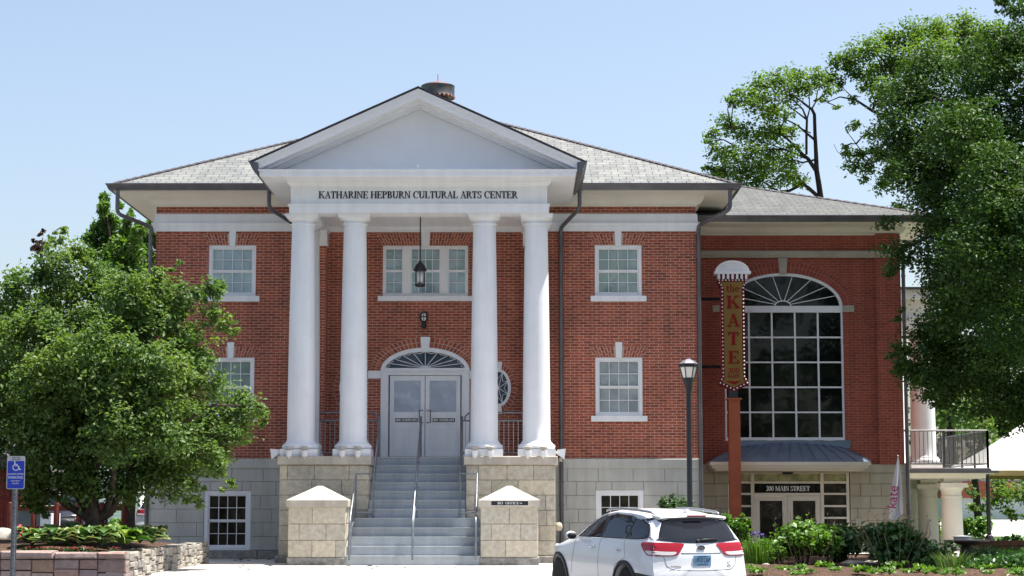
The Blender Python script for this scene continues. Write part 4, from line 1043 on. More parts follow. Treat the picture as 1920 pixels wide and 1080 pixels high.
# ================================================================== STREET LAMP
LX, LY = 5.92, -6.0; lz = lambda py: at(1290, py, LY).z
lp = thing('street_lamp', 'black lamp post with tapered glass lantern standing before the right basement window', 'street lamp', (LX, LY, 0))
m = MB(); m.lathe([(0.14,-0.05),(0.14,0.12),(0.11,0.18),(0.075,0.5),(0.06,0.6),(0.056,3.6),(0.056,lz(735)),(0.075,lz(728)),(0.085,lz(722))], (LX,LY,0), 20); m.build('pole', mBlack, lp, True, 40)
m = MB(); m.lathe([(0.085,lz(724)),(0.115,lz(714)),(0.13,lz(708.5)),(0.05,lz(708))], (LX,LY,0), 6); 
for k in range(6): a = R(60*k); m.tube([(LX+0.125*math.cos(a),LY+0.125*math.sin(a),lz(709)),(LX+0.185*math.cos(a),LY+0.185*math.sin(a),lz(688))], 0.011, 5)
m.lathe([(0.17,lz(689)),(0.21,lz(688.5)),(0.215,lz(682.5)),(0.20,lz(682)),(0.1,lz(681.9))], (LX,LY,0), 6); m.build('lantern_frame', mBlack, lp)
m = MB(); m.lathe([(0.118,lz(709)),(0.178,lz(688.5))], (LX,LY,0), 6); m.build('glass', mat('frosted_lamp_glass', (0.75,0.73,0.68), 0.3, 0.5, var=0.06), lp)
m = MB(); m.lathe([(0.205,lz(682)),(0.13,lz(677)),(0.06,lz(674)),(0.03,lz(673)),(0.03,lz(670.5)),(0.0,lz(670))], (LX,LY,0), 6); m.build('lantern_roof', mat('pale_lamp_roof', (0.30,0.30,0.33), 0.25, 0.6, 0.3, var=0.1), lp)

# ================================================================== HANDICAPPED PARKING SIGN
HY = -13.3; hx = at(29, 886, HY).x; z0h, z1h = at(29, 917, HY).z, at(29, 855, HY).z
mBlueS = mat('blue_sign_face', (0.012, 0.045, 0.44), 0.4, 0.5, var=0.03)
mAlu = mat('pale_sign_strip', (0.55, 0.56, 0.56), 0.45, 0.5, var=0.1)
mPost = mat('galvanised_sign_post', (0.20, 0.21, 0.22), 0.5, 0.5, 0.4, var=0.25, scale=12)
hs = thing('parking_sign', 'blue handicapped parking sign with white wheelchair symbol on a grey metal post', 'sign', (hx, HY, -0.45))
def rrect(x0, x1, z0, z1, r, n=5):
    o = []
    for cx, cz, a in ((x1-r,z0+r,-90),(x1-r,z1-r,0),(x0+r,z1-r,90),(x0+r,z0+r,180)):
        o += [(cx+r*math.cos(R(a+90*i/n)), cz+r*math.sin(R(a+90*i/n))) for i in range(n+1)]
    return o
m = MB(); m.prism(rrect(hx-0.158,hx+0.158,z0h,z1h,0.03), HY-0.004, HY); m.build('sign_plate', mAlu, hs)
m = MB(); m.prism(rrect(hx-0.146,hx+0.146,z0h+0.012,z1h-0.085,0.025), HY-0.006, HY-0.0045); m.build('sign_face', mBlueS, hs)
m = MB(); cz = z1h-0.165; yy = HY-0.0065
m.prism(ellarc(hx-0.02, cz+0.062, 0.013, 0.013, 0, 360, 12)[:-1], yy-0.001, yy)
for p in a_(0,0,0.06,0.06,130,375,0.013,0.013,20): m.prism([(hx-0.0+a, cz-0.03+b) for a,b in p][::-1], yy-0.001, yy)
for q in ([(-0.03,0.045),(-0.012,0.045),(-0.006,-0.012),(-0.024,-0.012)],[(-0.02,0.002),(0.04,0.002),(0.04,-0.012),(-0.02,-0.012)],[(0.03,-0.004),(0.046,-0.004),(0.075,-0.07),(0.058,-0.07)],[(0.06,-0.07),(0.095,-0.06),(0.095,-0.072),(0.062,-0.083)],[(-0.016,0.028),(0.03,0.024),(0.03,0.012),(-0.016,0.014)]):
    m.prism([(hx+a,cz+b) for a,b in q], yy-0.0013, yy-0.0002)
m.build('wheelchair_symbol', mWhiteSign, hs)
sans('lettering', 'HANDICAPPED', 0.041, mWhiteSign, hs, (hx, yy, z1h-0.315)); sans('lettering', 'PARKING', 0.062, mWhiteSign, hs, (hx, yy, z1h-0.375)); sans('lettering', 'STATE PERMIT', 0.030, mWhiteSign, hs, (hx, yy, z1h-0.435), sx=0.85); sans('lettering', 'REQUIRED', 0.030, mWhiteSign, hs, (hx, yy, z1h-0.478), sx=0.85)
sans('lettering', 'VIOLATORS', 0.028, mLetter, hs, (hx, HY-0.005, z1h-0.027)); sans('lettering', 'WILL BE FINED', 0.028, mLetter, hs, (hx, HY-0.005, z1h-0.06), sx=0.9)
m = MB(); pxx = hx - 0.01
m.prismz([(pxx-0.05,HY+0.03),(pxx-0.05,HY+0.022),(pxx-0.03,HY+0.022),(pxx-0.02,HY+0.003),(pxx+0.02,HY+0.003),(pxx+0.03,HY+0.022),(pxx+0.05,HY+0.022),(pxx+0.05,HY+0.03),(pxx+0.026,HY+0.03),(pxx+0.016,HY+0.011),(pxx-0.016,HY+0.011),(pxx-0.026,HY+0.03)], -0.5, z1h-0.05)
m.build('post', mPost, hs)
m = MB()
for k in range(26): m.ball((pxx, HY+0.002, z0h-0.06-0.075*k), 0.008, 0.003, 0.008, 6, 4)
m.build('post_holes', mRailL, hs)
m = MB()
for zz in (z0h+0.035, z1h-0.1): m.ball((hx,HY-0.007,zz), 0.008, 0.004, 0.008, 8, 4)
m.build('bolt', mBlack, hs)

# ================================================================== GROUND
def sheet(name, pts, mt, kind='structure', sub=None):
    me = bpy.data.meshes.new(name); me.from_pydata(pts, [], [tuple(range(len(pts)))]); me.materials.append(mt); o = link(name, me); o['kind'] = kind; return o
g = N('asphalt'); gn = g.noise(60, 5, 0.7, g.obj()); g.bump(gn, 0.3, 0.01)
mAsph = g.pr(g.ramp(g.noise(0.8, 6, 0.7, g.obj()), (0.3, 0.085), (0.7, 0.12)), 0.9, 0.3)
g = N('lawn_grass'); mLawn = g.pr(g.ramp(g.noise(3, 8, 0.75, g.obj()), (0.3, (0.05, 0.10, 0.02)), (0.7, (0.12, 0.19, 0.05))), 0.9, 0.2)
g = N('light_paving'); b = g.n('ShaderNodeTexBrick'); g.l(g.obj(), b.inputs['Vector']); b.inputs['Scale'].default_value = 1
b.inputs['Color1'].default_value = (0.56,0.54,0.51,1); b.inputs['Color2'].default_value = (0.47,0.455,0.44,1); b.inputs['Mortar'].default_value = (0.27,0.26,0.25,1); b.inputs['Mortar Size'].default_value = 0.007; b.inputs['Brick Width'].default_value = 0.5; b.inputs['Row Height'].default_value = 0.25
c = g.mix(0.6, b.outputs['Color'], g.ramp(g.noise(2.5, 6, 0.7, g.obj()), (0.3, 0.7), (0.7, 1.15)), 'MULTIPLY'); g.bump(b.outputs['Fac'], -0.3, 0.005); mPave = g.pr(c, 0.85, 0.25)
g = N('bark_mulch'); c = g.ramp(g.noise(28, 6, 0.75, g.obj()), (0.3, (0.03, 0.016, 0.011)), (0.5, (0.10, 0.06, 0.042)), (0.7, (0.22, 0.15, 0.11))); c = g.mix(1.0, c, g.ramp(g.noise(4.5, 6, 0.75, g.obj()), (0.35, 0.5), (0.65, 1.2)), 'MULTIPLY'); g.bump(g.noise(35, 6, 0.75, g.obj()), 0.9, 0.03); mMulch = g.pr(c, 0.95, 0.15)
mConc = mat('pale_concrete', (0.50, 0.48, 0.44), 0.85, 0.2, var=0.1, scale=1.5, bump=0.1)
sheet('ground', [(-900,-120,-0.47),(900,-120,-0.47),(900,-14.6,-0.47),(-900,-14.6,-0.47)], mAsph)
gm = MB(); gm.add([(-900,-14.6,-0.47),(900,-14.6,-0.47),(900,-12.1,-0.36),(-900,-12.1,-0.36)], [(0,1,2,3)]); o = gm.build('street', mAsph); o['kind'] = 'structure'
gm = MB(); gm.box(-900,900,-12.1,-11.95,-0.5,-0.22); o = gm.build('kerb', mGranite); o['kind'] = 'structure'
gm = MB(); gm.add([(-60,-11.95,-0.225),(6.35,-11.95,-0.225),(6.35,-10.3,0),(-60,-10.3,0),(-60,0.5,0),(6.35,0.5,0)], [(0,1,2,3),(3,2,5,4)]); o = gm.build('plaza_paving', mPave); o['kind'] = 'structure'
gm = MB(); nx, ny = 40, 40; rng = random.Random(3)
vs = []
for j in range(ny+1):
    for i in range(nx+1):
        x = 6.35 + 10*i/nx; yv = -11.95 + 13.5*j/ny; z = 0.0 if yv > -10.3 else -0.225*( -10.3-yv)/1.65
        vs.append((x, yv, z + 0.03 + 0.05*math.sin(x*1.3+yv*0.7)*math.sin(yv*1.1) + rng.uniform(-0.02,0.02)))
gm.add(vs, [(j*(nx+1)+i, j*(nx+1)+i+1, (j+1)*(nx+1)+i+1, (j+1)*(nx+1)+i) for j in range(ny) for i in range(nx)]); o = gm.build('planting_bed', mMulch, None, True); o['kind'] = 'structure'
sheet('back_ground', [(-900,0.5,-0.012),(900,0.5,-0.012),(900,900,-0.012),(-900,900,-0.012)], mLawn)
sheet('parking_lot', [(-40,2,-0.004),(-7.2,2,-0.004),(-7.2,40,-0.004),(-40,40,-0.004)], mAsph)
sheet('side_lawn', [(16.35,-12,0.01),(120,-12,0.01),(120,30,0.01),(16.35,30,0.01)], mLawn)
sheet('entrance_path', [(6.7,1.0,0.10),(11.8,1.0,0.10),(11.8,2.45,0.10),(6.7,2.45,0.10)], mConc)
sheet('porch_bounce_sheet', [(12.3,2.0,0.004),(30,2.0,0.004),(30,20,0.004),(12.3,20,0.004)], mConc)  # pale sheet added so the porch columns catch warm bounce, not lawn green
sheet('front_lawn', [(12.5,-12.0,0.12),(30,-12.0,0.12),(30,-7.0,0.12),(12.9,-7.0,0.12)], mLawn)
sheet('driveway', [(16,36,0.0),(120,36,0.0),(120,78,0.42),(16,78,0.42)], mConc)
# ================================================================== STONE PLANTER
PXR, PY0, PY1, PZ = -4.66, -12.75, -3.6, 0.47
mPink = island_mat('pink_brown_fieldstone', [(0.36,0.235,0.195),(0.44,0.29,0.24),(0.31,0.22,0.20),(0.42,0.27,0.19),(0.34,0.26,0.245),(0.50,0.37,0.31)], 0.85, 0.25, 0.6, 22, 0.02)
mGreyS = island_mat('grey_fieldstone', [(0.30,0.28,0.25),(0.38,0.35,0.30),(0.25,0.235,0.22),(0.34,0.305,0.25),(0.41,0.38,0.33)], 0.85, 0.25, 0.6, 22, 0.02)
pl = thing('stone_planter', 'long raised planter with pink fieldstone front wall and grey stone side wall', 'planter', (-9, -8.2, 0))
rng = random.Random(17)
def rough_block(m, x0, x1, y0, y1, z0, z1, axis, c=0.02, j=0.012):
    n0 = len(m.v)
    if axis == 'y': m.block(x0, x1, y0, y1, z0, z1, c)
    else: m.blockx(x0, x1, y0, y1, z0, z1, c, 1)
    for i in range(n0, len(m.v)): m.v[i] = tuple(v + rng.uniform(-j, j)*0.6 for v in m.v[i])
m = MB(); x = -17.0
while x < PXR:
    w = rng.uniform(0.5, 1.05); b = min(x+w, PXR)
    if PXR - b < 0.35: b = PXR
    zt = PZ - 0.135
    rough_block(m, x+0.006, b-0.006, PY0-0.02+rng.uniform(-0.015,0.01), PY0+0.4, zt+0.006, PZ+rng.uniform(-0.012,0.012), 'y', 0.03, 0.014)
    xx = x
    while xx < b - 0.02:
        w2 = rng.uniform(0.26, 0.6); b2 = min(xx+w2, b); b2 = b if b - b2 < 0.16 else b2
        cuts = [zt, zt - rng.uniform(0.17, 0.25), zt - rng.uniform(0.36, 0.46), -0.22, -0.4]
        for q in range(4): rough_block(m, xx+0.006, b2-0.006, PY0+rng.uniform(-0.012,0.012), PY0+0.35, cuts[q+1]+0.006, cuts[q]-0.006, 'y', 0.018, 0.008)
        xx = b2
    x = b
m.build('front_wall', mPink, pl)
m = MB(); y = PY0+0.02
while y < PY1:
    w = rng.uniform(0.22, 0.5); b = min(y+w, PY1)
    z = PZ + rng.uniform(-0.02, 0.015)
    while z > -0.25:
        h = rng.uniform(0.07, 0.2); z2 = max(z-h, -0.3)
        rough_block(m, PXR-0.35, PXR+rng.uniform(-0.02,0.02), y+0.005, b-0.005, z2+0.005, z-0.005, 'x', 0.018, 0.012); z = z2
    y = b
m.build('side_wall', mGreyS, pl)
m = MB(); m.box(-17.0, PXR-0.06, PY0+0.06, PY1-0.02, -0.3, 0.40); m.build('wall_core', mDark, pl)
m = MB(); nx, ny = 46, 30; vs = []
for j in range(ny+1):
    for i in range(nx+1):
        x = -16.9 + (PXR-0.3+16.9)*i/nx; yy = PY0+0.3 + (PY1-PY0-0.5)*j/ny
        e = min(1, min(j, ny-j)/5, (nx-i)/5)
        vs.append((x, yy, 0.41 + 0.16*e + rng.uniform(-0.015, 0.015)))
m.add(vs, [(j*(nx+1)+i, j*(nx+1)+i+1, (j+1)*(nx+1)+i+1, (j+1)*(nx+1)+i) for j in range(ny) for i in range(nx)])
m.build('mulch_bed', mMulch, pl, True)

# ================================================================== FOLIAGE
def norm(a): return a / np.maximum(np.linalg.norm(a, axis=1, keepdims=True), 1e-9)
def leaf_mesh(name, P, size, mt, rng, parent=None, up=0.75, rnd=0.65, out=None, asp=0.62, fold=0.16, droop=0.25):
    n = len(P)
    nr = np.zeros((n, 3)); nr[:, 2] = up; nr += rng.normal(size=(n, 3)) * rnd
    if out is not None: nr += out
    nr = norm(nr)
    d = rng.normal(size=(n, 3)); d[:, 2] -= droop; d = norm(d - nr * (d*nr).sum(1, keepdims=True)); s = np.cross(nr, d)
    L = (size * rng.uniform(0.65, 1.3, n))[:, None]
    V = np.empty((n, 4, 3))
    V[:, 0] = P - d*L*0.5; V[:, 2] = P + d*L*0.5 - nr*L*0.08
    V[:, 1] = P - s*L*asp*0.5 + nr*L*fold - d*L*0.06; V[:, 3] = P + s*L*asp*0.5 + nr*L*fold - d*L*0.06
    me = bpy.data.meshes.new(name); me.vertices.add(n*4); me.vertices.foreach_set('co', V.reshape(-1).astype(np.float32))
    idx = np.arange(n)[:, None]*4; loops = np.concatenate([idx+np.array([[0,3,2]]), idx+np.array([[0,2,1]])], 1).reshape(-1)
    me.loops.add(len(loops)); me.loops.foreach_set('vertex_index', loops.astype(np.int32))
    me.polygons.add(n*2); me.polygons.foreach_set('loop_start', (np.arange(n*2)*3).astype(np.int32)); me.polygons.foreach_set('loop_total', np.full(n*2, 3, np.int32))
    me.materials.append(mt); me.update(calc_edges=True); me.validate()
    return link(name, me, parent)
def crown(blobs, n, rng, per=26, sig=0.2, flat=0.6, core=2.4, gap=0.3):
    # blobs: (x,y,z,rx,ry,rz); leaves gathered on twigs, twigs gathered towards the outside of each blob
    B = np.array(blobs, float); wgt = (B[:, 3]*B[:, 5]); wgt = wgt/wgt.sum(); P = []; O = []
    for b, w in zip(B, wgt):
        nb = max(8, int(n*w)); nc = max(3, nb//per)
        d = norm(rng.normal(size=(nc, 3))); r = rng.random(nc)**(1/core)
        c = b[:3] + d*r[:, None]*b[3:6]*0.94
        fld = np.sin(c[:,0]*2.3+c[:,2]*1.9+1.0)+np.sin(c[:,1]*2.1-c[:,0]*1.3+c[:,2]*0.7)+np.sin(c[:,2]*3.1+c[:,1]*1.7)+rng.normal(size=nc)*0.5
        c = c[np.argsort(fld)[int(nc*gap):]]; nb = int(nb*(1-gap*0.8)); nc = len(c)
        k = (rng.random(nb)**1.25*nc).astype(int)
        p = c[k] + rng.normal(size=(nb, 3)) * np.array([sig, sig, sig*flat]) * min(1.0, b[3]/0.55)
        P.append(p); O.append(norm((p-b[:3])/b[3:6])*0.35)
    return np.concatenate(P), np.concatenate(O)
def pxblobs(lst, Y, rng, dj=0.5, zy=0.9):
    o = []
    for e in lst:
        px, py, r = e[:3]; dy = e[3] if len(e) > 3 else rng.uniform(-dj, dj)
        p = at(px, py, Y+dy); rr = r*(Y+dy+DIST)/F; o.append((p.x, p.y, p.z, rr, rr*zy, rr))
    return o
def limbs(m, base, blobs, rng, r0=0.05, jit=0.15, seg=6):
    for b in blobs:
        a = Vector(base); c = Vector(b[:3]); mid = a.lerp(c, 0.5) + Vector(rng.normal(size=3))*jit + Vector((0,0,0.12*(c-a).length))
        pts = [a*(1-u)**2 + mid*2*u*(1-u) + c*u*u for u in np.linspace(0, 1, seg)]
        m.tube(pts, [r0*(1-0.8*u) for u in np.linspace(0, 1, seg)], 5)
def pxpath(lst, Y):
    return [at(e[0], e[1], Y + (e[3] if len(e) > 3 else 0)) for e in lst], [e[2]*(Y+DIST)/F for e in lst]
mBark = mat('grey_brown_bark', (0.11, 0.085, 0.065), 0.9, 0.2, var=0.35, scale=9, bump=0.8, bs=30)
mBarkD = mat('dark_bark', (0.045, 0.036, 0.032), 0.9, 0.2, var=0.35, scale=9, bump=0.8, bs=30)
lfA = leaf_mat('mid_green_leaf', [(0.085,0.155,0.040),(0.125,0.20,0.060),(0.18,0.265,0.11),(0.10,0.175,0.048)], 0.40, 0.5, 0.25)
lfB = leaf_mat('dark_green_leaf', [(0.040,0.088,0.022),(0.052,0.11,0.024),(0.07,0.14,0.03),(0.045,0.095,0.026)], 0.25, 0.5, 0.22)
lfC = leaf_mat('open_crown_leaf', [(0.075,0.14,0.022),(0.105,0.185,0.03),(0.13,0.21,0.04),(0.085,0.155,0.03)], 0.55, 0.5, 0.3)
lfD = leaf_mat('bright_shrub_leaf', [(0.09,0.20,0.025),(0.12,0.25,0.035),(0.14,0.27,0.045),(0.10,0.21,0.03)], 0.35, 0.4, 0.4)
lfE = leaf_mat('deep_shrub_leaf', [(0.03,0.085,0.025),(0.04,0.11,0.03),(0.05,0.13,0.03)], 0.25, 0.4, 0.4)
lfP = leaf_mat('upright_tree_leaf', [(0.09,0.18,0.04),(0.12,0.22,0.05),(0.14,0.25,0.065)], 0.5, 0.4, 0.4)
lfF = leaf_mat('purple_brown_leaf', [(0.06,0.035,0.04),(0.085,0.05,0.05)], 0.25)

# the leafy tree in the planter
rg = np.random.default_rng(4)
LT = -8.4
big = [(50,570,75),(112,492,52),(185,530,48),(245,562,58),(300,575,55),(350,548,28),(395,545,30),(70,660,100),(170,600,110),(280,620,105),(365,655,48),(405,598,30),(80,770,105),(180,730,120),(300,730,110),(372,715,48),(430,770,52),(465,765,34),(90,860,80),(190,850,95),(290,840,90),(370,830,70),(425,830,42),(150,910,45),(235,905,50),(310,890,52),(60,905,40),(-60,620,110),(-70,760,120),(-60,880,80),
       (130,640,85,1.3),(250,700,90,1.5),(120,780,90,1.4),(260,820,85,1.3),(180,680,95,-1.4),(100,720,80,-1.3),(290,690,70,-1.2),(220,790,85,-1.5),(320,800,65,-1.2),(60,820,60,-1.0),
       (80,510,26),(115,440,16),(98,452,14),(140,468,20),(285,515,22),(315,505,12),(335,494,9),(160,490,24),(415,545,16),(435,625,15),(480,765,20),(490,790,14),(350,915,28),(362,945,20),(410,885,24),(425,905,16),(395,860,30),(452,810,20),(70,930,30),(75,955,18),(25,540,28)]
tr = thing('leafy_tree', 'round leafy green tree with several stems growing in the stone planter', 'tree', (at(178, 1000, LT).x, LT, 0.5))
bl = pxblobs(big, LT, rg, 0.7)
P, O = crown(bl, 125000, rg, 26, 0.12, 0.6, 2.8, 0.16)
leaf_mesh('crown', P, 0.096, lfA, rg, tr, 0.8, 0.6, O)
m = MB()
for path in ([(178,1030,17),(176,1000,15),(174,975,16),(172,945,13),(168,900,11),(160,820,8),(165,700,6),(170,600,3)], [(172,975,9),(150,962,7),(120,945,5.5),(95,920,5),(70,860,4),(60,760,3)], [(176,978,9),(205,962,8),(222,930,6.5),(236,905,5.5),(262,850,5),(300,760,4),(330,660,2.5)], [(176,975,9),(198,958,7),(208,925,6,-0.3),(212,890,5,-0.5),(225,800,4,-0.6),(240,640,2.5,-0.5)],
             [(174,972,8,0.2),(150,940,6,0.4),(132,915,5,0.6),(120,850,4,0.8),(110,700,3,1)], [(262,850,4.5),(330,800,3.5),(400,760,2.5),(450,760,1.6)], [(168,900,7),(190,850,6,-.6),(250,740,4,-1.0),(300,690,2.5,-1.2)]):
    p, r = pxpath(path, LT); m.tube(p, r, 9)
limbs(m, at(172, 760, LT), bl[:27], rg, 0.035, 0.12)
m.build('trunk', mBark, tr, True)

# big dark tree at the right edge
RT = -2.2
big = [(1790,190,95),(1880,140,100),(1700,190,55),(1730,130,45),(1690,250,50),(1740,300,80),(1850,300,110),(1950,260,120),(1714,340,40),(1748,388,45),(1800,410,90),(1900,430,110),(1685,470,38),(1765,520,48),(1820,540,90),(1920,560,110),(1738,695,36),(1770,650,72),(1860,680,85),(1940,700,90),(1730,700,35),(1780,735,42),(1850,765,40),(1910,780,45),(2020,400,150),(2030,600,130),(2000,150,120),(1990,760,70),
       (1800,300,90,1.6),(1880,420,100,1.8),(1840,560,90,1.6),(1760,460,60,1.3),(1780,250,70,-1.4),(1870,350,100,-3.6),(1850,480,95,-4.2),(1900,620,90,-3.6),(1780,590,60,-1.3),(1930,420,110,-4.5),(1735,640,42),(1690,660,24),(1720,692,38),(1752,722,38),(1820,250,80,-2.5),
       (1668,325,22),(1660,420,20),(1672,505,18),(1680,590,14),(1690,660,20),(1685,690,20),(1740,745,18),(1885,805,18),(1895,10,22),(1912,20,22),(1880,2,14),(1935,40,40),(1910,85,30),(1650,290,20),(1760,760,14)]
tr = thing('shade_tree', 'large dark shade tree leaning in at the right edge, its low branches hiding the porch', 'tree', (at(2040, 900, RT).x, RT, 0))
bl = pxblobs(big, RT, rg, 1.0)
P, O = crown(bl, 155000, rg, 26, 0.17, 0.5, 2.5, 0.14)
leaf_mesh('crown', P, 0.10, lfB, rg, tr, 0.8, 0.55, O)
m = MB(); p, r = pxpath([(2045,1080,30),(2040,950,24),(2030,760,21),(2020,560,18),(1990,380,12),(1960,200,7),(1930,60,3)], RT); m.tube(p, r, 10)
for path in ([(2025,640,10),(1960,600,8),(1880,580,6),(1790,600,4),(1720,610,2)], [(2020,540,10),(1940,460,7),(1850,400,5),(1750,380,2.5)], [(1990,380,9),(1920,300,6),(1830,230,4),(1750,180,2)], [(2030,760,9),(1960,720,6),(1890,740,4),(1850,770,2)]):
    p, r = pxpath(path, RT); m.tube(p, r, 7)
limbs(m, at(1960, 450, RT), bl[:28], rg, 0.05, 0.2)
m.build('trunk', mBarkD, tr, True)

# tall open-crowned trees behind the annex
FT = 17.0
def open_tree(label, blobs, paths, n, seed, base, leaf=0.125):
    rg = np.random.default_rng(seed); t = thing('open_crowned_tree', label, 'tree', base)
    bl = pxblobs(blobs, FT, rg, 1.2, 1.2); P, O = crown(bl, n, rg, 14, 0.20, 0.55, 2.0, 0.1)
    leaf_mesh('crown', P, leaf, lfC, rg, t, 0.9, 0.5, O)
    m = MB()
    allp = []
    for q in paths: p, r = pxpath(q, FT); m.tube(p, [v*0.8 for v in r], 6); allp += p[(2 if q is paths[0] else 0):]
    for b in bl:
        c = Vector(b[:3]); a = min(allp, key=lambda v: (v-c).length + 0.6*max(0, v.z-c.z)); mid = a.lerp(c, 0.55) + Vector((rg.normal()*.12, rg.normal()*.2, 0.10)); m.tube([a, mid, c, c+(c-mid)*0.12], [0.03,0.022,0.013,0.006], 4)
        for _ in range(2): e = c + Vector(np.clip(rg.normal(size=3),-1,1))*b[5]*0.45; m.tube([mid, (mid+e)/2+Vector((0,0,0.05)), e], [0.016,0.011,0.005], 3)
    m.build('trunk', mBarkD, t, True)
b1 = [(1338,318,20),(1365,322,28),(1395,330,30),(1430,325,32),(1465,335,28),(1490,335,20),(1345,285,22),(1372,290,26),(1410,292,28),(1445,290,30),(1475,300,25),(1485,278,16),(1335,250,16),(1362,235,26),(1390,245,25),(1425,250,28),(1455,245,26),(1480,245,20),(1372,190,16),(1395,175,22),(1425,160,26),(1460,150,26),(1495,145,26),(1530,145,24),(1560,145,18),(1410,200,24),(1445,190,26),(1480,180,26),(1515,170,20),(1555,165,16),(1440,215,20),(1470,215,18),(1575,160,14),(1345,335,16),(1385,350,14),(1420,352,14),(1505,345,14),(1540,185,10),(1325,265,9),(1326,318,9)]
p1 = [[(1546,700,9),(1544,520,8),(1540,380,7),(1535,345,6.5),(1531,320,6),(1530,290,5),(1528,250,4.2),(1527,215,4),(1522,205,3.5),(1508,195,2.5),(1490,180,1.6),(1470,170,1)],
      [(1535,370,5),(1515,352,4.5),(1505,345,4),(1480,358,3.5),(1460,360,3),(1445,350,2.5),(1430,340,2.2),(1400,343,1.6),(1370,350,1)],
      [(1531,322,5),(1515,298,4.5),(1505,290,4),(1490,275,3.2),(1478,262,2.6),(1460,250,2),(1430,240,1.4)],
      [(1510,296,3.4),(1490,288,2.6),(1470,280,2.2),(1445,280,1.6),(1410,285,1.2),(1380,275,0.8)],
      [(1527,262,3.2),(1512,250,2.6),(1495,235,2),(1475,225,1.6),(1455,215,1.2)], [(1512,290,3),(1512,250,3),(1513,225,2.8),(1505,205,2),(1490,190,1.5),(1478,185,1)],
      [(1513,225,2.2),(1500,215,1.8),(1480,200,1.4),(1460,185,1)], [(1522,205,2),(1530,190,1.6),(1533,170,1.2),(1545,155,0.9)], [(1512,228,2),(1518,205,1.6),(1517,180,1.3),(1520,160,1)],
      [(1527,300,2.4),(1505,305,2),(1485,300,1.5),(1460,305,1)], [(1505,345,2.4),(1498,332,2),(1490,325,1.4)], [(1520,250,1.5),(1500,240,1.2),(1480,245,0.9)], [(1470,280,1.6),(1440,270,1.2),(1400,262,0.9),(1370,240,0.7)], [(1445,350,1.6),(1420,335,1.2),(1390,325,0.9)]]
open_tree('slender open-crowned tree with bare forked trunk rising behind the annex roof', b1, p1, 12500, 5, (at(1546, 700, FT).x, FT, 0))
b2 = [(1570,118,18),(1600,105,26),(1630,95,28),(1600,135,22),(1640,130,26),(1670,75,30),(1710,65,34),(1760,60,38),(1810,60,38),(1860,70,38),(1900,90,40),(1680,120,40),(1740,110,50),(1800,110,50),(1860,120,50),(1625,165,18),(1655,165,26),(1700,170,40),(1650,190,18),(1600,190,10),(1585,275,8),(1600,238,12),(1590,285,14),(1612,290,14),(1600,315,18),(1625,310,18),(1640,250,18),(1640,285,18),(1665,240,22),(1670,330,24),(1690,290,40),(1655,350,18),(1690,390,18),(1570,200,8),(1620,335,10),(1655,215,16)]
p2 = [[(1790,700,12),(1780,450,10),(1740,320,8),(1700,250,6),(1665,222,4.5),(1635,208,3.5),(1605,188,2.5),(1575,182,1.6),(1555,190,0.9)], [(1635,208,2.4),(1640,190,2),(1630,165,1.6),(1615,140,1.2),(1600,120,0.9)], [(1605,188,1.4),(1590,175,1.1),(1575,160,0.9)],
      [(1700,250,5),(1690,190,4),(1670,130,3),(1640,95,1.6)], [(1740,320,4),(1690,300,3),(1650,285,2.2),(1620,290,1.6),(1585,292,1)], [(1620,290,1.4),(1605,270,1.1),(1590,250,0.8),(1600,238,0.7)], [(1690,190,3.6),(1740,120,2.8),(1790,70,1.6)], [(1635,208,1.6),(1650,180,1.2),(1655,160,0.9)], [(1640,100,1.2),(1660,140,1.6),(1672,180,2)], [(1585,292,0.8),(1570,285,0.6),(1563,270,0.5)]]
open_tree('spreading open-crowned tree reaching left from behind the dark shade tree', b2, p2, 23000, 6, (at(1790, 700, FT).x, FT, 0))

# upright tree behind the left corner
UT = 18.0
rg = np.random.default_rng(9)
t = thing('upright_tree', 'tall upright tree with narrow spires behind the left corner of the building', 'tree', (at(243, 1000, UT).x, UT, 0))
bl = pxblobs([(196,372,9),(193,390,11),(199,408,13),(190,430,16),(212,420,14),(176,425,8),(205,450,20),(185,465,16),(220,460,16),(240,412,10),(236,440,16),(250,470,20),(262,430,14),(246,400,8),(270,455,18),(275,490,20),(230,500,24),(200,500,20),(255,520,26),(285,420,12),(225,385,7),(280,540,26),(230,545,26),(300,500,26),(300,450,18),(197,385,8),(170,445,14),(215,480,24),(245,515,26),(200,520,26),(165,480,18),(250,600,30),(270,880,24)], UT, rg, 0.8)
P, O = crown(bl, 34000, rg, 16, 0.13, 1.2, 2.2, 0.12)
leaf_mesh('crown', P, 0.15, lfP, rg, t, 0.5, 0.7, O, asp=0.5, droop=0.9)
m = MB()
for q in ([(240,1045,13),(242,960,11),(248,880,10),(255,800,8),(262,700,6),(240,560,4),(205,440,2.5),(196,372,1)], [(255,800,6),(270,600,4),(265,430,1.5)], [(240,560,3),(245,400,1.2)]): p, r = pxpath(q, UT); m.tube(p, r, 8)
m.build('trunk', mBarkD, t, True)
rg = np.random.default_rng(10)
def simple_tree(name, label, blobs, Y, n, leaf, mt, seed, path, sig=0.3, cat='tree', group=None):
    rg = np.random.default_rng(seed); p, r = pxpath(path, Y); t = thing(name, label, cat, p[0], group)
    bl = pxblobs(blobs, Y, rg, 1.5); P, O = crown(bl, n, rg, 22, sig, 0.6, 2.4); leaf_mesh('crown', P, leaf, mt, rg, t, 0.8, 0.6, O)
    m = MB(); m.tube(p, r, 7); m.build('trunk', mBarkD, t, True)
simple_tree('purple_leaved_tree', 'purple-brown leaved treetop peeking above the leafy planter tree', [(80,436,5),(82,430,4),(74,444,7),(65,451,6),(78,456,9),(72,470,14)], 14, 900, 0.11, lfF, 21, [(80,1020,8),(78,700,6),(76,470,2),(80,445,1)], 0.10)
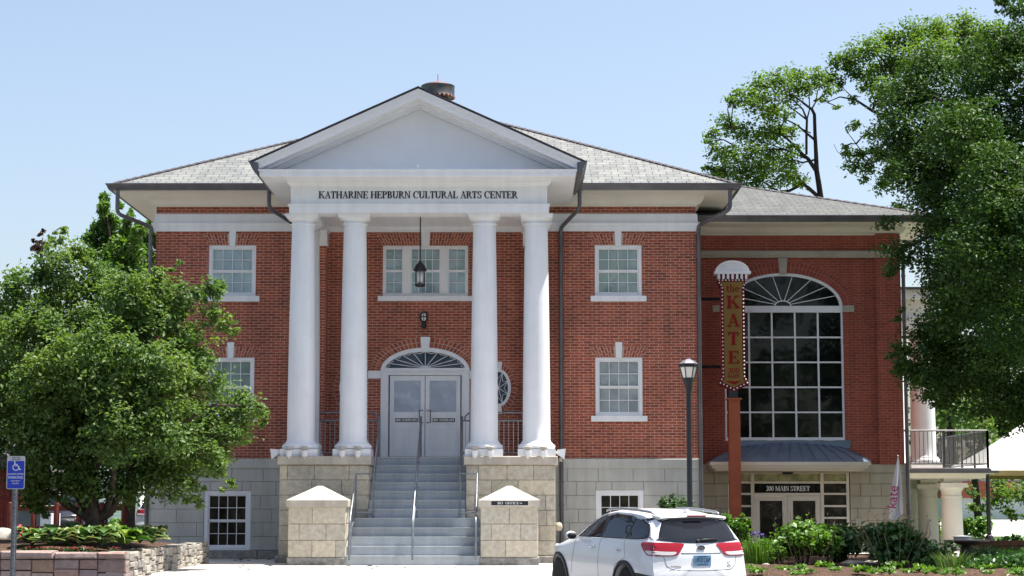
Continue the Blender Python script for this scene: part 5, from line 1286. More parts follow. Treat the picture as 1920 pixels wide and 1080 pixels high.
simple_tree('dark_evergreen', 'dark evergreen far behind the leafy tree at the left edge', [(15,590,25),(30,610,25),(-10,640,50),(30,680,50),(10,760,70)], 40, 5000, 0.28, lfB, 22, [(15,985,6),(15,600,3)], 0.35)
rt = [('tree with lit leaves and dark trunk behind the balcony railing', [(1760,700,50),(1800,720,45),(1770,770,38),(1815,770,35),(1850,740,40),(1740,640,45),(1830,680,50)], 26, [(1788,985,10),(1784,850,9),(1780,760,6)]),
      ('tree with drooping branches beside the white canopy', [(1880,780,50),(1930,760,60),(1835,800,28),(1865,760,36)], 32, [(1835,985,8),(1825,880,6),(1850,790,4)]),
      ('leafy tree in front of the pale wall beyond the canopy', [(1880,930,22),(1915,925,26),(1850,945,18),(1900,960,16),(1820,920,14),(1870,905,22),(1825,950,13),(1945,940,40)], 20, [(1945,1020,7),(1940,960,5),(1915,925,3)])]
for i, (lab, bl_, Y, path) in enumerate(rt): simple_tree('background_tree', lab, bl_, Y, 9000 if i < 2 else 2600, 0.2 if i < 2 else 0.16, lfA, 40+i, path, 0.3 if i < 2 else 0.2, group='trees beyond the annex')
def far_mass(name, xr, Y, zr, n, leaf, seed, mt, kk_=60):
    rg = np.random.default_rng(seed); k = kk_
    bl = []
    for i in range(k):
        x = rg.uniform(*xr); h = rg.uniform(*zr); bl.append((x, Y+rg.uniform(-4,4), h*0.45, rg.uniform(2.5,4.5), 3, h*0.55))
    P, O = crown(bl, n, rg, 24, 0.5, 0.7, 3); o = leaf_mesh(name, P, leaf, mt, rg, None, 0.8, 0.6, O); return o
tag(far_mass('distant_trees', (-75, 5), 92, (5, 9), 14000, 0.55, 61, lfB), 'far-off row of trees closing the view behind the parking lot', 'trees', kind='stuff')
tag(far_mass('distant_woods', (14, 85), 92, (8, 14), 16000, 0.55, 62, lfB), 'far-off woods behind the pale wall and driveway', 'trees', kind='stuff')
tag(far_mass('street_trees', (-50, 70), -88, (13, 21), 26000, 0.8, 63, lfB, 150), 'row of tall trees across the street, seen mirrored in the glass', 'trees', kind='stuff')

# ---- shrubs and bedding plants
lfStem = mat('dry_stem', (0.30, 0.22, 0.15), 0.8, 0.2, var=0.2, scale=10)
def shrub(name, label, px, py_base, w_px, h_px, Y, n, leaf, mt, seed, sticks=0, flat=1.0, gz=0.0):
    rg = np.random.default_rng(seed); sc = (Y+DIST)/F; b = at(px, py_base, Y); rx, h = w_px*sc/2, h_px*sc
    t = thing(name, label, 'shrub', (b.x, Y, gz)); bl = []
    for i in range(14):
        a = rg.uniform(0, 6.28); rr = rg.uniform(0.15, 0.75)*rx; z = h*rg.uniform(0.3, 0.78)
        bl.append((b.x+rr*math.cos(a), Y+rr*math.sin(a)*0.9, gz+z, rx*0.42, rx*0.42, h*0.24))
    P, O = crown(bl, int(n*1.5), rg, 12, leaf*1.1, 0.7, 2.6, 0.05); P[:, 2] = np.maximum(P[:, 2], gz+0.03); leaf_mesh('foliage', P, leaf, mt, rg, t, 0.75, 0.5, O, asp=0.75)
    m = MB()
    for i in range(16):
        a = rg.uniform(0, 6.28); rr = rg.uniform(0.3, 0.8)*rx
        m.tube([(b.x+0.1*math.cos(a),Y+0.1*math.sin(a),gz-0.02),(b.x+rr*0.6*math.cos(a),Y+rr*0.6*math.sin(a),gz+h*0.4),(b.x+rr*math.cos(a),Y+rr*math.sin(a),gz+h*0.7)], [0.012,0.009,0.004], 5)
    m.build('stems', mBark, t)
    if sticks:
        m = MB()
        for i in range(sticks):
            a = rg.uniform(0, 6.28); rr = rg.uniform(0.2, 1.0)*rx; x, y = b.x+rr*math.cos(a), Y-0.1+rr*math.sin(a)*0.9; hh = h*rg.uniform(0.85, 1.22)
            m.tube([(b.x+rr*0.5*math.cos(a),y,gz+0.1),(x,y,gz+hh*0.7),(x+rg.uniform(-.06,.06),y,gz+hh)], [0.006,0.005,0.003], 4)
            if i % 2: m.ball((x,y,gz+hh), 0.012, 0.012, 0.02, 5, 4)
        m.build('dry_flower_stalks', lfStem, t)
    return t
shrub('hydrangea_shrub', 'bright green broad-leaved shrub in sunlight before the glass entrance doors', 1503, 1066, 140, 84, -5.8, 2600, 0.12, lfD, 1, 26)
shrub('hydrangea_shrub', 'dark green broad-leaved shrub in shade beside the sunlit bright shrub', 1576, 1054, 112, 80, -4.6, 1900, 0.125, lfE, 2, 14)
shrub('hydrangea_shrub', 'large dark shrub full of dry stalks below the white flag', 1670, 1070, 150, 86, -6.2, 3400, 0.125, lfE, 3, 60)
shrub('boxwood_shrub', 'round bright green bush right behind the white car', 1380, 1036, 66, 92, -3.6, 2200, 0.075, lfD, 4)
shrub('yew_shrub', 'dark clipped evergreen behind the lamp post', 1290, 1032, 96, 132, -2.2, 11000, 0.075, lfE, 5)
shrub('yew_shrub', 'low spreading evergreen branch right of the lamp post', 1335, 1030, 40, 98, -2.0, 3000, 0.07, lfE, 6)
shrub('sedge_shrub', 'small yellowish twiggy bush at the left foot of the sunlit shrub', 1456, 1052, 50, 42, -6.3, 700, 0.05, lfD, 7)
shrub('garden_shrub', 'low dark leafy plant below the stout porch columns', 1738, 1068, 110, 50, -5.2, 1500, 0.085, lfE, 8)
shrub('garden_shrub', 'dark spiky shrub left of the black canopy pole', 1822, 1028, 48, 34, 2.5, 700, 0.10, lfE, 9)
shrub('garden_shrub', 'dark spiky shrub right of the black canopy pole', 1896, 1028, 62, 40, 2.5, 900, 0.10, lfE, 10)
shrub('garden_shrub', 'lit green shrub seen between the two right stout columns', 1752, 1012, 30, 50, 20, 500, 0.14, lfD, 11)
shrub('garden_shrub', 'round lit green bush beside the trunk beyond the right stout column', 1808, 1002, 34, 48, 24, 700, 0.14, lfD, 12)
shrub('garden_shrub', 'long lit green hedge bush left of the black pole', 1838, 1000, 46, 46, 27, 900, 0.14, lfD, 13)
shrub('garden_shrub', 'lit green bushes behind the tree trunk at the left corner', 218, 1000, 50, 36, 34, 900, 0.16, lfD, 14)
# grasses, iris, ferns
def blades(m, c, n, h, spread, rng, w=0.014, lean=0.5):
    for i in range(n):
        a = rng.uniform(0, 6.283); r = rng.uniform(0, spread); x, y = c[0]+r*math.cos(a), c[1]+r*math.sin(a); hh = h*rng.uniform(0.6, 1.05); l = lean*hh*rng.uniform(0.2, 1)
        b = rng.uniform(0, 6.283); px, py = math.cos(b)*w, math.sin(b)*w; dx, dy = math.cos(a)*l, math.sin(a)*l
        m.add([(x-px,y-py,c[2]),(x+px,y+py,c[2]),(x+dx*0.35+px*0.8,y+dy*0.35+py*0.8,c[2]+hh*0.6),(x+dx*0.35-px*0.8,y+dy*0.35-py*0.8,c[2]+hh*0.6),(x+dx,y+dy,c[2]+hh)], [(0,1,2,3),(3,2,4)])
rng = random.Random(12)
ip_ = at(1423, 1054, -6.1); t = thing('iris_clump', 'clump of tall iris leaves with purple flowers beside the white car', 'flower', (ip_.x, -6.1, 0))
m = MB(); blades(m, (ip_.x, -6.1, 0), 320, 0.66, 0.30, rng, 0.012, 0.45); m.build('leaves', lfD, t)
mPurple = mat('purple_petal', (0.17, 0.12, 0.42), 0.6, 0.3, var=0.3, scale=20); m = MB()
for i in range(16):
    c = Vector((ip_.x-0.02+rng.uniform(-0.14,0.14), -6.1+rng.uniform(-0.15,0.1), 0.66+rng.uniform(-0.05,0.06)))
    for k in range(6):
        a = rng.uniform(0, 6.28); d = Vector((math.cos(a)*0.045, math.sin(a)*0.045, rng.uniform(-0.02,0.03))); s = Vector((-d.y, d.x, 0))*0.5
        m.add([c, c+d*0.6+s, c+d*1.2, c+d*0.6-s], [(0,1,2,3)])
m.build('flowers', mPurple, t)
for i, (px, py, Y, n, h, lab) in enumerate(((1748,1052,-2.5,240,0.32,'low grass clump in shade before the stout porch columns'),(1790,1078,-8.6,150,0.42,'light green fern in the shaded bed at lower right'),(1850,1050,-1.0,220,0.4,'dark grass clump before the wooden planter at right'))):
    c = at(px, py, Y); t = thing('grass_clump', lab, 'plant', (c.x, Y, 0)); m = MB(); blades(m, (c.x, Y, 0.0), n, h, 0.35, rng, 0.012, 0.8); m.build('blades', lfE if i != 1 else lfA, t)
# hostas
mHostaG = leaf_mat('hosta_green', [(0.05,0.13,0.03),(0.07,0.165,0.04)], 0.2); mHostaW = leaf_mat('hosta_cream_margin', [(0.36,0.40,0.22),(0.30,0.36,0.18)], 0.2); mHostaY = leaf_mat('hosta_yellow_green', [(0.17,0.26,0.035),(0.13,0.22,0.03)], 0.25)
def hosta(name, label, loc, rad, n, mts, seed, group):
    rng = random.Random(seed); t = thing(name, label, 'hosta', loc, group); m = MB(); X, Y, Z = loc
    for i in range(n):
        a = rng.uniform(0, 6.283); L = rad*rng.uniform(0.55, 1.05); hh_ = rng.uniform(0.3, 1.05); w = L*0.25; K = 6; rows = []
        d = Vector((math.cos(a), math.sin(a), 0)); s = Vector((-d.y, d.x, 0))
        for k in range(K+1):
            u = k/K; r = L*u*(1.05-0.5*hh_); z = L*hh_*(2.0*u - 1.5*u*u)+0.02
            ww = w*math.sin(math.pi*min(1, max(0.02, (u-0.18)/0.82)))**0.75 if u > 0.2 else 0.012
            c = Vector((X,Y,Z)) + d*r + Vector((0,0,z)); rows.append([c+s*ww+Vector((0,0,0.02*(1 if ww > .02 else 0))), c+s*ww*0.8, c, c-s*ww*0.8, c-s*ww+Vector((0,0,0.02*(1 if ww > .02 else 0)))])
        n0 = len(m.v); m.v += [tuple(p) for r_ in rows for p in r_]
        for k in range(K):
            for q in range(4): m.f.append((n0+k*5+q, n0+k*5+q+1, n0+(k+1)*5+q+1, n0+(k+1)*5+q)); m.m.append(1 if q in (0, 3) else 0)
    m.build('leaves', mts, t, True); return t
hl = [(60,1022,-11.4,0),(95,1030,-12.0,0),(125,1015,-11.0,0),(85,1008,-10.2,0),(150,1028,-12.0,0),(118,1000,-9.6,0),(160,1004,-10.0,0),(190,1024,-11.8,0),(210,1012,-10.6,1),(205,998,-9.3,1),(235,1018,-11.3,1),(262,1005,-9.3,2),(245,998,-8.6,2),(285,1012,-9.6,2),(135,990,-8.9,0),(290,1006,-8.0,2)]
for i, (px, py, Y, kd) in enumerate(hl):
    p = at(px, py, Y); rad = (0.56, 0.58, 0.50)[kd]
    place = ('at the left end of the planter near the parking sign','in the front row right of the parking sign','left of the multi-stemmed trunk','behind the front hostas at left','in the middle of the planter front','further back left of the trunk','just in front of the trunk','front row right below the trunk','right of the trunk, broad yellow leaves','right behind the trunk, brightest leaves','at the front corner of the planter','near the dark trunk by the side wall','in front of the dark trunk','on the mulch beside the side wall','at the back left of the trunk','at the far right end of the bed by the wall')[i]
    hosta('hosta', ('hosta with cream edged leaves ' if kd == 0 else 'yellow hosta ' if kd == 1 else 'striped green and cream hosta ') + place, (p.x, Y, 0.53), rad, 34, [(mHostaG, mHostaY, mHostaG)[kd], (mHostaW, mHostaG, mHostaW)[kd]], 100+i, 'hostas in the stone planter')
p = at(1404, 1032, -5.0); hosta('hosta', 'tall cream striped hosta beside the white car and iris clump', (p.x, -5.0, 0.05), 0.62, 40, [mHostaG, mHostaW], 77, 'hostas by the entrance')
mRedF = mat('dark_red_petal', (0.22, 0.015, 0.02), 0.6, 0.3, var=0.2)
tag_l = []
b0 = None
for i, (px, py) in enumerate(((52,1028),(80,1027),(98,1029),(120,1026),(145,1028),(170,1030),(212,1029),(72,1031),(132,1031))):
    Y = -12.35; p = at(px, py, Y)
    if b0 is None:
        b0 = thing('begonia', 'small dark red flowered bedding plant along the planter front edge', 'flower', (p.x, Y, 0.45), 'bedding flowers along the planter edge'); rgb = np.random.default_rng(3)
        leaf_mesh('leaves', np.array(b0.location)+rgb.normal(size=(40,3))*np.array([.06,.05,.03])+np.array([0,0,.04]), 0.05, lfE, rgb, b0); m = MB()
        for k in range(9): m.ball((p.x+rgb.normal()*.05, Y+rgb.normal()*.04, 0.52+rgb.normal()*.015), 0.016, 0.016, 0.012, 6, 4)
        m.build('flowers', mRedF, b0)
    else: dup(b0, (p.x, Y, 0.45), i*0.9)
# low ground cover plants on the mulch
gc = None; rgg = np.random.default_rng(31)
for i in range(30):
    x = rgg.uniform(6.5, 12.0); y = rgg.uniform(-12.0, -7.8); zg = 0.03
    if gc is None:
        gc = thing('strawberry_plant', 'low leafy ground cover plant on the brown mulch', 'plant', (x, y, zg), 'ground cover plants on the mulch')
        leaf_mesh('leaves', np.array([x,y,zg])+rgg.normal(size=(80,3))*np.array([.11,.09,.025])+np.array([0,0,.06]), 0.085, lfD, rgg, gc, asp=0.8)
    else: dup(gc, (x, y, zg), rgg.uniform(0, 6.28), rgg.uniform(0.55, 1.1))
dk = None
for i in range(26):
    x = rgg.uniform(10.6, 14.2); y = rgg.uniform(-9.5, -2.6)
    if dk is None:
        dk = thing('ground_cover_plant', 'low dark leafy plant in the shaded bed at lower right', 'plant', (x, y, 0.04), 'dark ground cover in the shaded bed')
        leaf_mesh('leaves', np.array([x,y,0.04])+rgg.normal(size=(170,3))*np.array([.17,.15,.05])+np.array([0,0,.11]), 0.10, lfE, rgg, dk, asp=0.7)
    else: dup(dk, (x, y, 0.04), rgg.uniform(0, 6.28), rgg.uniform(0.7, 1.5))
mPale = mat('pale_fieldstone', (0.45, 0.42, 0.37), 0.85, 0.2, var=0.2, scale=8, bump=0.4)
for i, (px, py, Y, r, lab) in enumerate(((1436,1056,-6.6,0.07,'small pale stone between iris clump and sunlit shrub'),(1600,1054,-5.4,0.22,'flat grey stone slab in shade between the dark shrubs'),(1640,1052,-4.9,0.2,'grey stone slab left of the large stalky shrub'),(1545,1056,-6.9,0.06,'small white pebble under the sunlit shrub'))):
    p = at(px, py, Y); m = MB(); m.ball((p.x,Y,0.05), r*1.3, r, r*(0.6 if i % 3 == 0 else 0.3), 10, 6); rs = random.Random(i)
    m.v = [tuple(c + rs.uniform(-1,1)*r*0.08 for c in v) for v in m.v]
    o = m.build('garden_stone', mPale, None, True); tag(o, lab, 'stone')
# fallen leaves on the paving
dl = None
mDryL = mat('dry_fallen_leaf', (0.06, 0.045, 0.03), 0.9, 0.1, var=0.2)
for i in range(26):
    x, y = rgg.uniform(-4.5, -2.9) if i < 17 else rgg.uniform(-1.5, 1.2), rgg.uniform(-2.5, -0.3) if i < 12 else rgg.uniform(-9, -5.3)
    if dl is None:
        m = MB(); m.add([(x-0.06,y,0.012),(x,y-0.035,0.02),(x+0.07,y,0.01),(x,y+0.035,0.028)], [(0,1,2),(0,2,3)]); dl = m.build('fallen_leaf', mDryL); tag(dl, 'dark dry leaf lying on the light paving', 'leaf', 'fallen leaves on the paving'); dl0 = (x, y)
    else: o = dl.copy(); COL.objects.link(o); o.location = (x-dl0[0], y-dl0[1], 0)
# ================================================================== FLAG, CANOPY, BACKGROUND THINGS
FY = 1.9
mFlag = mat('white_flag_cloth', (0.72, 0.71, 0.74), 0.8, 0.2, var=0.05); mMag = mat('magenta_print', (0.45, 0.03, 0.16), 0.7, 0.2, var=0)
t = thing('feather_flag', 'white flag with magenta lettering hanging from a slanted pole at the annex corner', 'flag', (at(1680, 900, FY).x, FY, 0))
pz = lambda px, py, dy=0: at(px, py, FY+dy)
m = MB(); m.tube([pz(1684,1040), pz(1686,985), pz(1683,856)], 0.014, 6); m.ball(pz(1683,855), 0.022); m.build('flagpole', mRailL, t)
rowsL = [(858,1682,1684),(880,1677,1687),(905,1673,1689),(930,1670,1690),(950,1668,1691),(966,1666,1692),(974,1665.5,1677)]
m = MB(); K = 12; vs = []
for j, (py, xa, xb) in enumerate(rowsL):
    for k in range(K+1):
        u = k/K; p = pz(xa+(xb-xa)*u, py); vs.append((p.x, p.y-0.04+0.05*math.sin(u*9+j*0.5)*min(1, j*0.4), p.z + 0.03*math.sin(u*7)*min(1, j*.3)))
m.add(vs, [(j*(K+1)+k, (j+1)*(K+1)+k, (j+1)*(K+1)+k+1, j*(K+1)+k+1) for j in range(len(rowsL)-1) for k in range(K)]); f_ = m.build('cloth', mFlag, t, True)
c = pz(1672, 932); sans('lettering', 'kate', 0.36, mMag, f_, (c.x, FY-0.105, c.z), (math.pi/2, -math.pi/2+0.12, 0), depth=0.002, sx=0.95)
mTent = mat('white_canopy_fabric', (0.78, 0.77, 0.74), 0.7, 0.2, var=0.04); TY = 9.0
t = thing('canopy_tent', 'large white peaked canopy tent on black posts beyond the balcony', 'tent', (18.6, 12, 0))
m = MB(); ap = Vector((19.6, 13, 5.2)); cs = [Vector((16.0,9.4,2.32)), Vector((23.2,9.4,2.32)), Vector((23.2,16.6,2.32)), Vector((16.0,16.6,2.32))]; L = 8
for i in range(4):
    a, b = cs[i], cs[(i+1)%4]; vs = []
    for j in range(L+1):
        u = j/L
        for k in range(L+1):
            e = a.lerp(b, k/L); p = e.lerp(ap, u); p.z -= 0.35*math.sin(math.pi*u)*0.9; vs.append(p)
    m.add(vs, [(j*(L+1)+k, j*(L+1)+k+1, (j+1)*(L+1)+k+1, (j+1)*(L+1)+k) for j in range(L) for k in range(L)])
m.build('roof', mTent, t, True)
m = MB()
for i in range(4):
    a, b = cs[i], cs[(i+1)%4]; m.add([a, b, b-Vector((0,0,0.16)), a-Vector((0,0,0.16))], [(0,3,2,1)])
m.build('valance', mat('tan_valance', (0.42, 0.32, 0.15), 0.7, 0.2, var=0.1), t)
for i in range(4):
    m = MB(); m.tube([cs[i], (cs[i].x, cs[i].y, 0)], 0.06, 8); m.lathe([(0.16,0.0),(0.16,0.25),(0.10,0.42),(0.06,0.45)], (cs[i].x, cs[i].y, 0), 12); m.build('post', mBlack, t)
mWood = mat('brown_timber', (0.13, 0.075, 0.045), 0.8, 0.2, var=0.3, scale=6)
px0 = at(1842, 1045, 1.2).x
t = thing('wooden_planter', 'low brown wooden planter box in shade under the dark shrubs at far right', 'planter', (px0+1, 1.6, 0)); m = MB()
for k in range(3): m.box(px0, px0+4, 1.2, 1.24, 0.02+0.14*k, 0.14+0.14*k); m.box(px0, px0+0.04, 1.24, 2.6, 0.02+0.14*k, 0.14+0.14*k)
m.build('boards', mWood, t); m = MB(); m.box(px0+0.04, px0+4, 1.24, 2.6, 0, 0.36); m.build('soil', mMulch, t)
mShadeWood = mat('shade_dark_table_wood', (0.03,0.025,0.022), 0.5, 0.4, var=0.2)  # wood tone darkened to put the table's shade into the colour
fp = at(1812, 1022, 1.0); t = thing('fire_table', 'round shade-darkened outdoor table with a silver lid before the stout porch columns', 'table', (fp.x, 1.0, 0)); m = MB()
m.lathe([(0.18,0.0),(0.2,0.05),(0.14,0.3),(0.5,0.36),(0.56,0.40),(0.56,0.44),(0.5,0.445),(0.0,0.445)], (fp.x,1.0,0), 28); m.build('table_top', mShadeWood, t, True, 35)
m = MB(); m.lathe([(0.22,0.445),(0.22,0.50),(0.24,0.51),(0.24,0.53),(0.0,0.56)], (fp.x-0.1,1.0,0), 20); m.build('lid', mRailL, t, True, 35)
m = MB(); b0 = at(1718, 1055, -3.4); m.box(b0.x, b0.x+1.1, -3.5, -3.1, -0.05, 0.12); o = m.build('stone_edging', mGranite); tag(o, 'low grey stone kerb block in the shade below the porch', 'kerb')
# pale building at far right
t = thing('pale_building', 'low pale building with red brick upper band seen beyond the driveway', 'building', (30, 80, 0)); a, b = at(1785, 950, 80).x, at(1990, 950, 80).x
m = MB(); m.box(a, b, 80, 90, 0, 0.42 + at(1800, 940, 80).z - 0.2); m.build('wall', mat('pale_blue_wall', (0.52,0.56,0.58), 0.8, 0.2, var=0.08), t)
z0 = 0.42 + at(1800, 940, 80).z - 0.2; m = MB(); m.box(a, at(1905, 950, 80).x, 79.8, 90, z0, at(1800, 903, 80).z); m.build('brick_upper_wall', mBrick2, t)
m = MB(); m.box(a-0.2, b, 79.6, 90, at(1800, 903, 80).z, at(1800, 901, 80).z); m.build('roof', mLead, t)
# left background
mBarn = mat('dark_red_barn_board', (0.16, 0.025, 0.018), 0.7, 0.25, var=0.25, scale=5); mFenceR = mat('brown_red_fence', (0.17, 0.035, 0.022), 0.7, 0.3, var=0.2, scale=5)
BY = 16; t = thing('red_barn', 'dark red wooden shed behind the fence at the left edge', 'shed', (at(20, 990, BY).x, BY+2, 0)); xa, xb = at(-120, 950, BY).x, at(38, 950, BY).x; zt = at(0, 880, BY).z
m = MB(); x = xa
while x < xb: m.box(x+0.006, min(x+0.2, xb)-0.006, BY, BY+3, 0, zt); x += 0.2
m.build('wall', mBarn, t); m = MB(); m.prism([(xa-0.2,zt),(xb+0.2,zt),((xa+xb)/2,zt+1.1)], BY-0.3, BY+3.3); m.build('roof', mHip, t)
BY = 22; t = thing('orange_red_shed', 'sunlit orange-red shed with a dark window behind the fence', 'shed', (at(100, 990, BY).x, BY+1, 0)); xa, xb = at(60, 950, BY).x, at(150, 950, BY).x; zt = at(0, 924, BY).z
m = MB(); m.box(xa, xb, BY, BY+2.5, 0, zt); m.build('wall', mat('orange_red_board', (0.42,0.06,0.03), 0.7, 0.25, var=0.15), t)
m = MB(); m.box(at(68,940,BY).x, at(86,940,BY).x, BY-0.03, BY-0.005, at(0,946,BY).z, at(0,930,BY).z); m.build('window', gDark, t); m = MB(); m.prismx([(BY-0.3,zt),(BY+2.8,zt),(BY+1.25,zt+0.6)], xa-0.2, xb+0.2); m.build('roof', mHip, t)
FYY = 9.0; xs = [at(p, 980, FYY).x for p in (18, 62, 105, 147, 190, 232)]; t = thing('rail_fence', 'brown-red post and rail fence behind the hosta bed', 'fence', (xs[2], FYY, 0)); zr = at(0, 953, FYY).z; zr2 = at(0, 991, FYY).z
for x in xs: m = MB(); m.lathe([(0.085,0),(0.085,zr+0.1),(0.07,zr+0.16),(0.0,zr+0.19)], (x,FYY,0), 12); m.build('post', mFenceR, t, True, 40)
for z in (zr, zr2): m = MB(); m.box(xs[0], xs[-1], FYY-0.04, FYY+0.04, z-0.07, z+0.07); m.build('rail', mFenceR, t)
DY = 12.5; xa, xb, xc = at(24, 980, DY).x, at(75, 980, DY).x, at(95, 980, DY).x; zt = at(0, 949, DY).z
t = thing('utility_cabinet', 'grey-green metal cabinet with a white door panel behind the red fence', 'cabinet', ((xa+xc)/2, DY, 0))
m = MB(); m.box(xa, xb, DY, DY+1.2, 0, zt-0.12); m.build('body', mat('grey_green_metal', (0.12,0.15,0.15), 0.5, 0.4, var=0.15), t); m = MB(); m.box(xb, xc, DY-0.02, DY+1.2, 0, zt-0.22); m.build('door', mWhite, t)
m = MB(); m.prismx([(DY-0.1,zt-0.12),(DY+1.3,zt-0.12),(DY+1.3,zt+0.02),(DY-0.1,zt-0.05)], xa-0.1, xc-0.12); m.build('lid', mGrey, t); m = MB(); m.box(xc-0.1,xc-0.07,DY-0.05,DY-0.02,0.35,0.6); m.build('handle', mBlack, t)
cy = 5.0; cp_ = at(35.5, 1015, cy); cz1 = at(35.5, 983, cy).z
t = thing('traffic_cone', 'pink-red traffic cone beside the parking sign post', 'traffic cone', (cp_.x, cy, 0)); m = MB(); m.lathe([(0.17,0.05),(0.05,cz1-0.03),(0.035,cz1),(0.0,cz1)], (cp_.x,cy,0), 18); m.build('cone', mat('pink_red_plastic', (0.70,0.035,0.07), 0.5, 0.4, var=0.08), t, True, 40)
m = MB(); m.box(cp_.x-0.2,cp_.x+0.2,cy-0.2,cy+0.2,0,0.05); m.build('base', mBlack, t)
m = MB(); b0 = at(2, 1020, 3.0); m.ball((b0.x,3,0.3), 0.55, 0.4, 0.42, 14, 8); rs = random.Random(2); m.v = [tuple(c+rs.uniform(-.03,.03) for c in v) for v in m.v]; o = m.build('boulder', mPale, None, True); tag(o, 'pale grey boulder at the left edge behind the parking sign', 'boulder')
HY2 = 60; t = thing('white_house', 'white clapboard house far behind, seen between the trunks at left', 'house', (at(215, 980, HY2).x, HY2+3, 0)); xa, xb = at(185, 980, HY2).x, at(262, 980, HY2).x; m = MB(); z = 0
while z < 4.2: m.add([(xa,HY2-0.03,z),(xb,HY2-0.03,z),(xb,HY2,z+0.2),(xa,HY2,z+0.2)], [(0,1,2,3)]); z += 0.2
m.box(xa, xb, HY2+0.005, HY2+7, 0, 4.2); m.build('wall', mWhite, t); m = MB(); m.prismx([(HY2-0.4,4.2),(HY2+7.4,4.2),(HY2+3.5,6.5)], xa-0.3, xb+0.3); m.build('roof', mHip, t)
sp = at(199, 968, 20); t = thing('lot_sign', 'small white sign on a dark post behind the planter tree', 'sign', (sp.x, 20, 0)); m = MB(); m.box(sp.x-0.14,sp.x+0.14,20,20.02,sp.z-0.1,sp.z+0.14); m.build('sign_panel', mWhiteSign, t); m = MB(); m.tube([(sp.x,20.04,0),(sp.x,20.04,sp.z+0.1)], 0.035, 8); m.build('post', mBlack, t)

# ================================================================== THE CAR (local: +y forward, rear axle at y=0, ground z=0)
mPaint = N('white_car_paint'); mPaint.b.inputs['Coat Weight'].default_value = 0.6; mPaint.b.inputs['Coat Roughness'].default_value = 0.03
mPaint = mPaint.pr((0.72, 0.73, 0.745), 0.3, 0.5)
mCG = N('tinted_car_glass').pr((0.010, 0.014, 0.020), 0.02, 0.4); mClad = mat('black_plastic_trim', (0.018, 0.018, 0.02), 0.55, 0.4, var=0.1)
mTail = N('red_tail_lens').pr((0.33, 0.006, 0.016), 0.12, 0.6); mClear = N('clear_lens').pr((0.62, 0.58, 0.58), 0.12, 0.6); mChrome = N('chrome').pr((0.6, 0.62, 0.65), 0.12, 0.5, 0.9)
mTyre = mat('tyre_rubber', (0.018, 0.018, 0.018), 0.8, 0.3, var=0.1); mAlloy = mat('alloy_rim', (0.5, 0.51, 0.53), 0.3, 0.5, 0.7, var=0.05); mPlate = mat('light_blue_plate', (0.22, 0.42, 0.60), 0.4, 0.4, var=0.1); mPlate2 = mat('dark_blue_plate_text', (0.02, 0.03, 0.09), 0.5, 0.3, var=0)
mSilver = mat('silver_roof_rail', (0.30, 0.31, 0.35), 0.35, 0.5, 0.5, var=0.05)
def interp(tab, x):
    if x <= tab[0][0]: return tab[0][1]
    for (a, p), (b, q) in zip(tab, tab[1:]):
        if x <= b:
            u = (x-a)/(b-a); return p + (q-p)*u
    return tab[-1][1]
def smooth(tab):
    xs = np.array([t[0] for t in tab]); yv = np.array([t[1] for t in tab])
    g = np.linspace(xs[0], xs[-1], 200); v = np.interp(g, xs, yv); k = np.ones(9)/9; vp = np.pad(v, 4, mode='edge'); v = np.convolve(vp, k, 'valid'); return list(zip(g, v))
rearY = smooth([(0.25,-0.90),(0.36,-0.97),(0.5,-1.02),(0.66,-1.025),(0.72,-0.985),(0.95,-0.95),(1.1,-0.91),(1.2,-0.865),(1.55,-0.66),(1.60,-0.70),(1.64,-0.66),(1.69,-0.5)])
frontY = smooth([(0.25,3.55),(0.4,3.68),(0.6,3.73),(0.8,3.70),(0.95,3.58),(1.02,3.40),(1.2,2.6),(1.69,1.6)])
roofZ = smooth([(-1.1,1.585),(-0.7,1.615),(-0.2,1.65),(0.5,1.675),(1.0,1.67),(1.5,1.61),(1.75,1.53),(2.35,1.22),(2.5,1.165),(2.9,1.11),(3.3,1.03),(3.6,0.92),(3.8,0.85)])
wid = smooth([(-1.1,0.80),(-0.9,0.875),(-0.6,0.925),(0.0,0.945),(2.8,0.945),(3.2,0.90),(3.5,0.80),(3.75,0.66)])
roofW = smooth([(-1.1,0.56),(-0.7,0.60),(0,0.64),(1.2,0.66),(1.6,0.66),(2.3,0.76),(2.6,0.80),(3.2,0.72),(3.8,0.5)])
beltZ = smooth([(-1.1,1.17),(0,1.15),(1.5,1.12),(2.2,1.09),(2.6,1.03),(3.2,0.93),(3.8,0.78)])
NS, NP = 46, 34
def section(y):
    w, zr, wr, zb = interp(wid, y), interp(roofZ, y), interp(roofW, y), interp(beltZ, y)
    zb = min(zb, zr-0.09)
    ctl = [(0.0,0.26),(0.70*w,0.26),(0.93*w,0.30),(0.985*w,0.42),(0.995*w,0.56),(w,0.72),(0.995*w,0.86),(0.975*w,0.98),(0.945*w,zb),(0.945*w-(0.945*w-wr)*0.5,zb+(zr-0.10-zb)*0.52),(wr+0.015,zr-0.10),(wr-0.06,zr-0.045),(wr*0.62,zr-0.012),(0.0,zr)]
    c = np.array(ctl); s = np.concatenate([[0], np.cumsum(np.linalg.norm(np.diff(c, axis=0), axis=1))])
    g = np.linspace(0, s[-1], 200); xx = np.interp(g, s, c[:, 0]); zz = np.interp(g, s, c[:, 1]); k = np.ones(9)/9
    xs = np.convolve(np.pad(xx, 4, mode='edge'), k, 'valid'); zs = np.convolve(np.pad(zz, 4, mode='edge'), k, 'valid'); xs[0] = xs[-1] = 0
    f = np.linspace(0, 199, NP); return np.interp(f, np.arange(200), xs), np.interp(f, np.arange(200), zs)
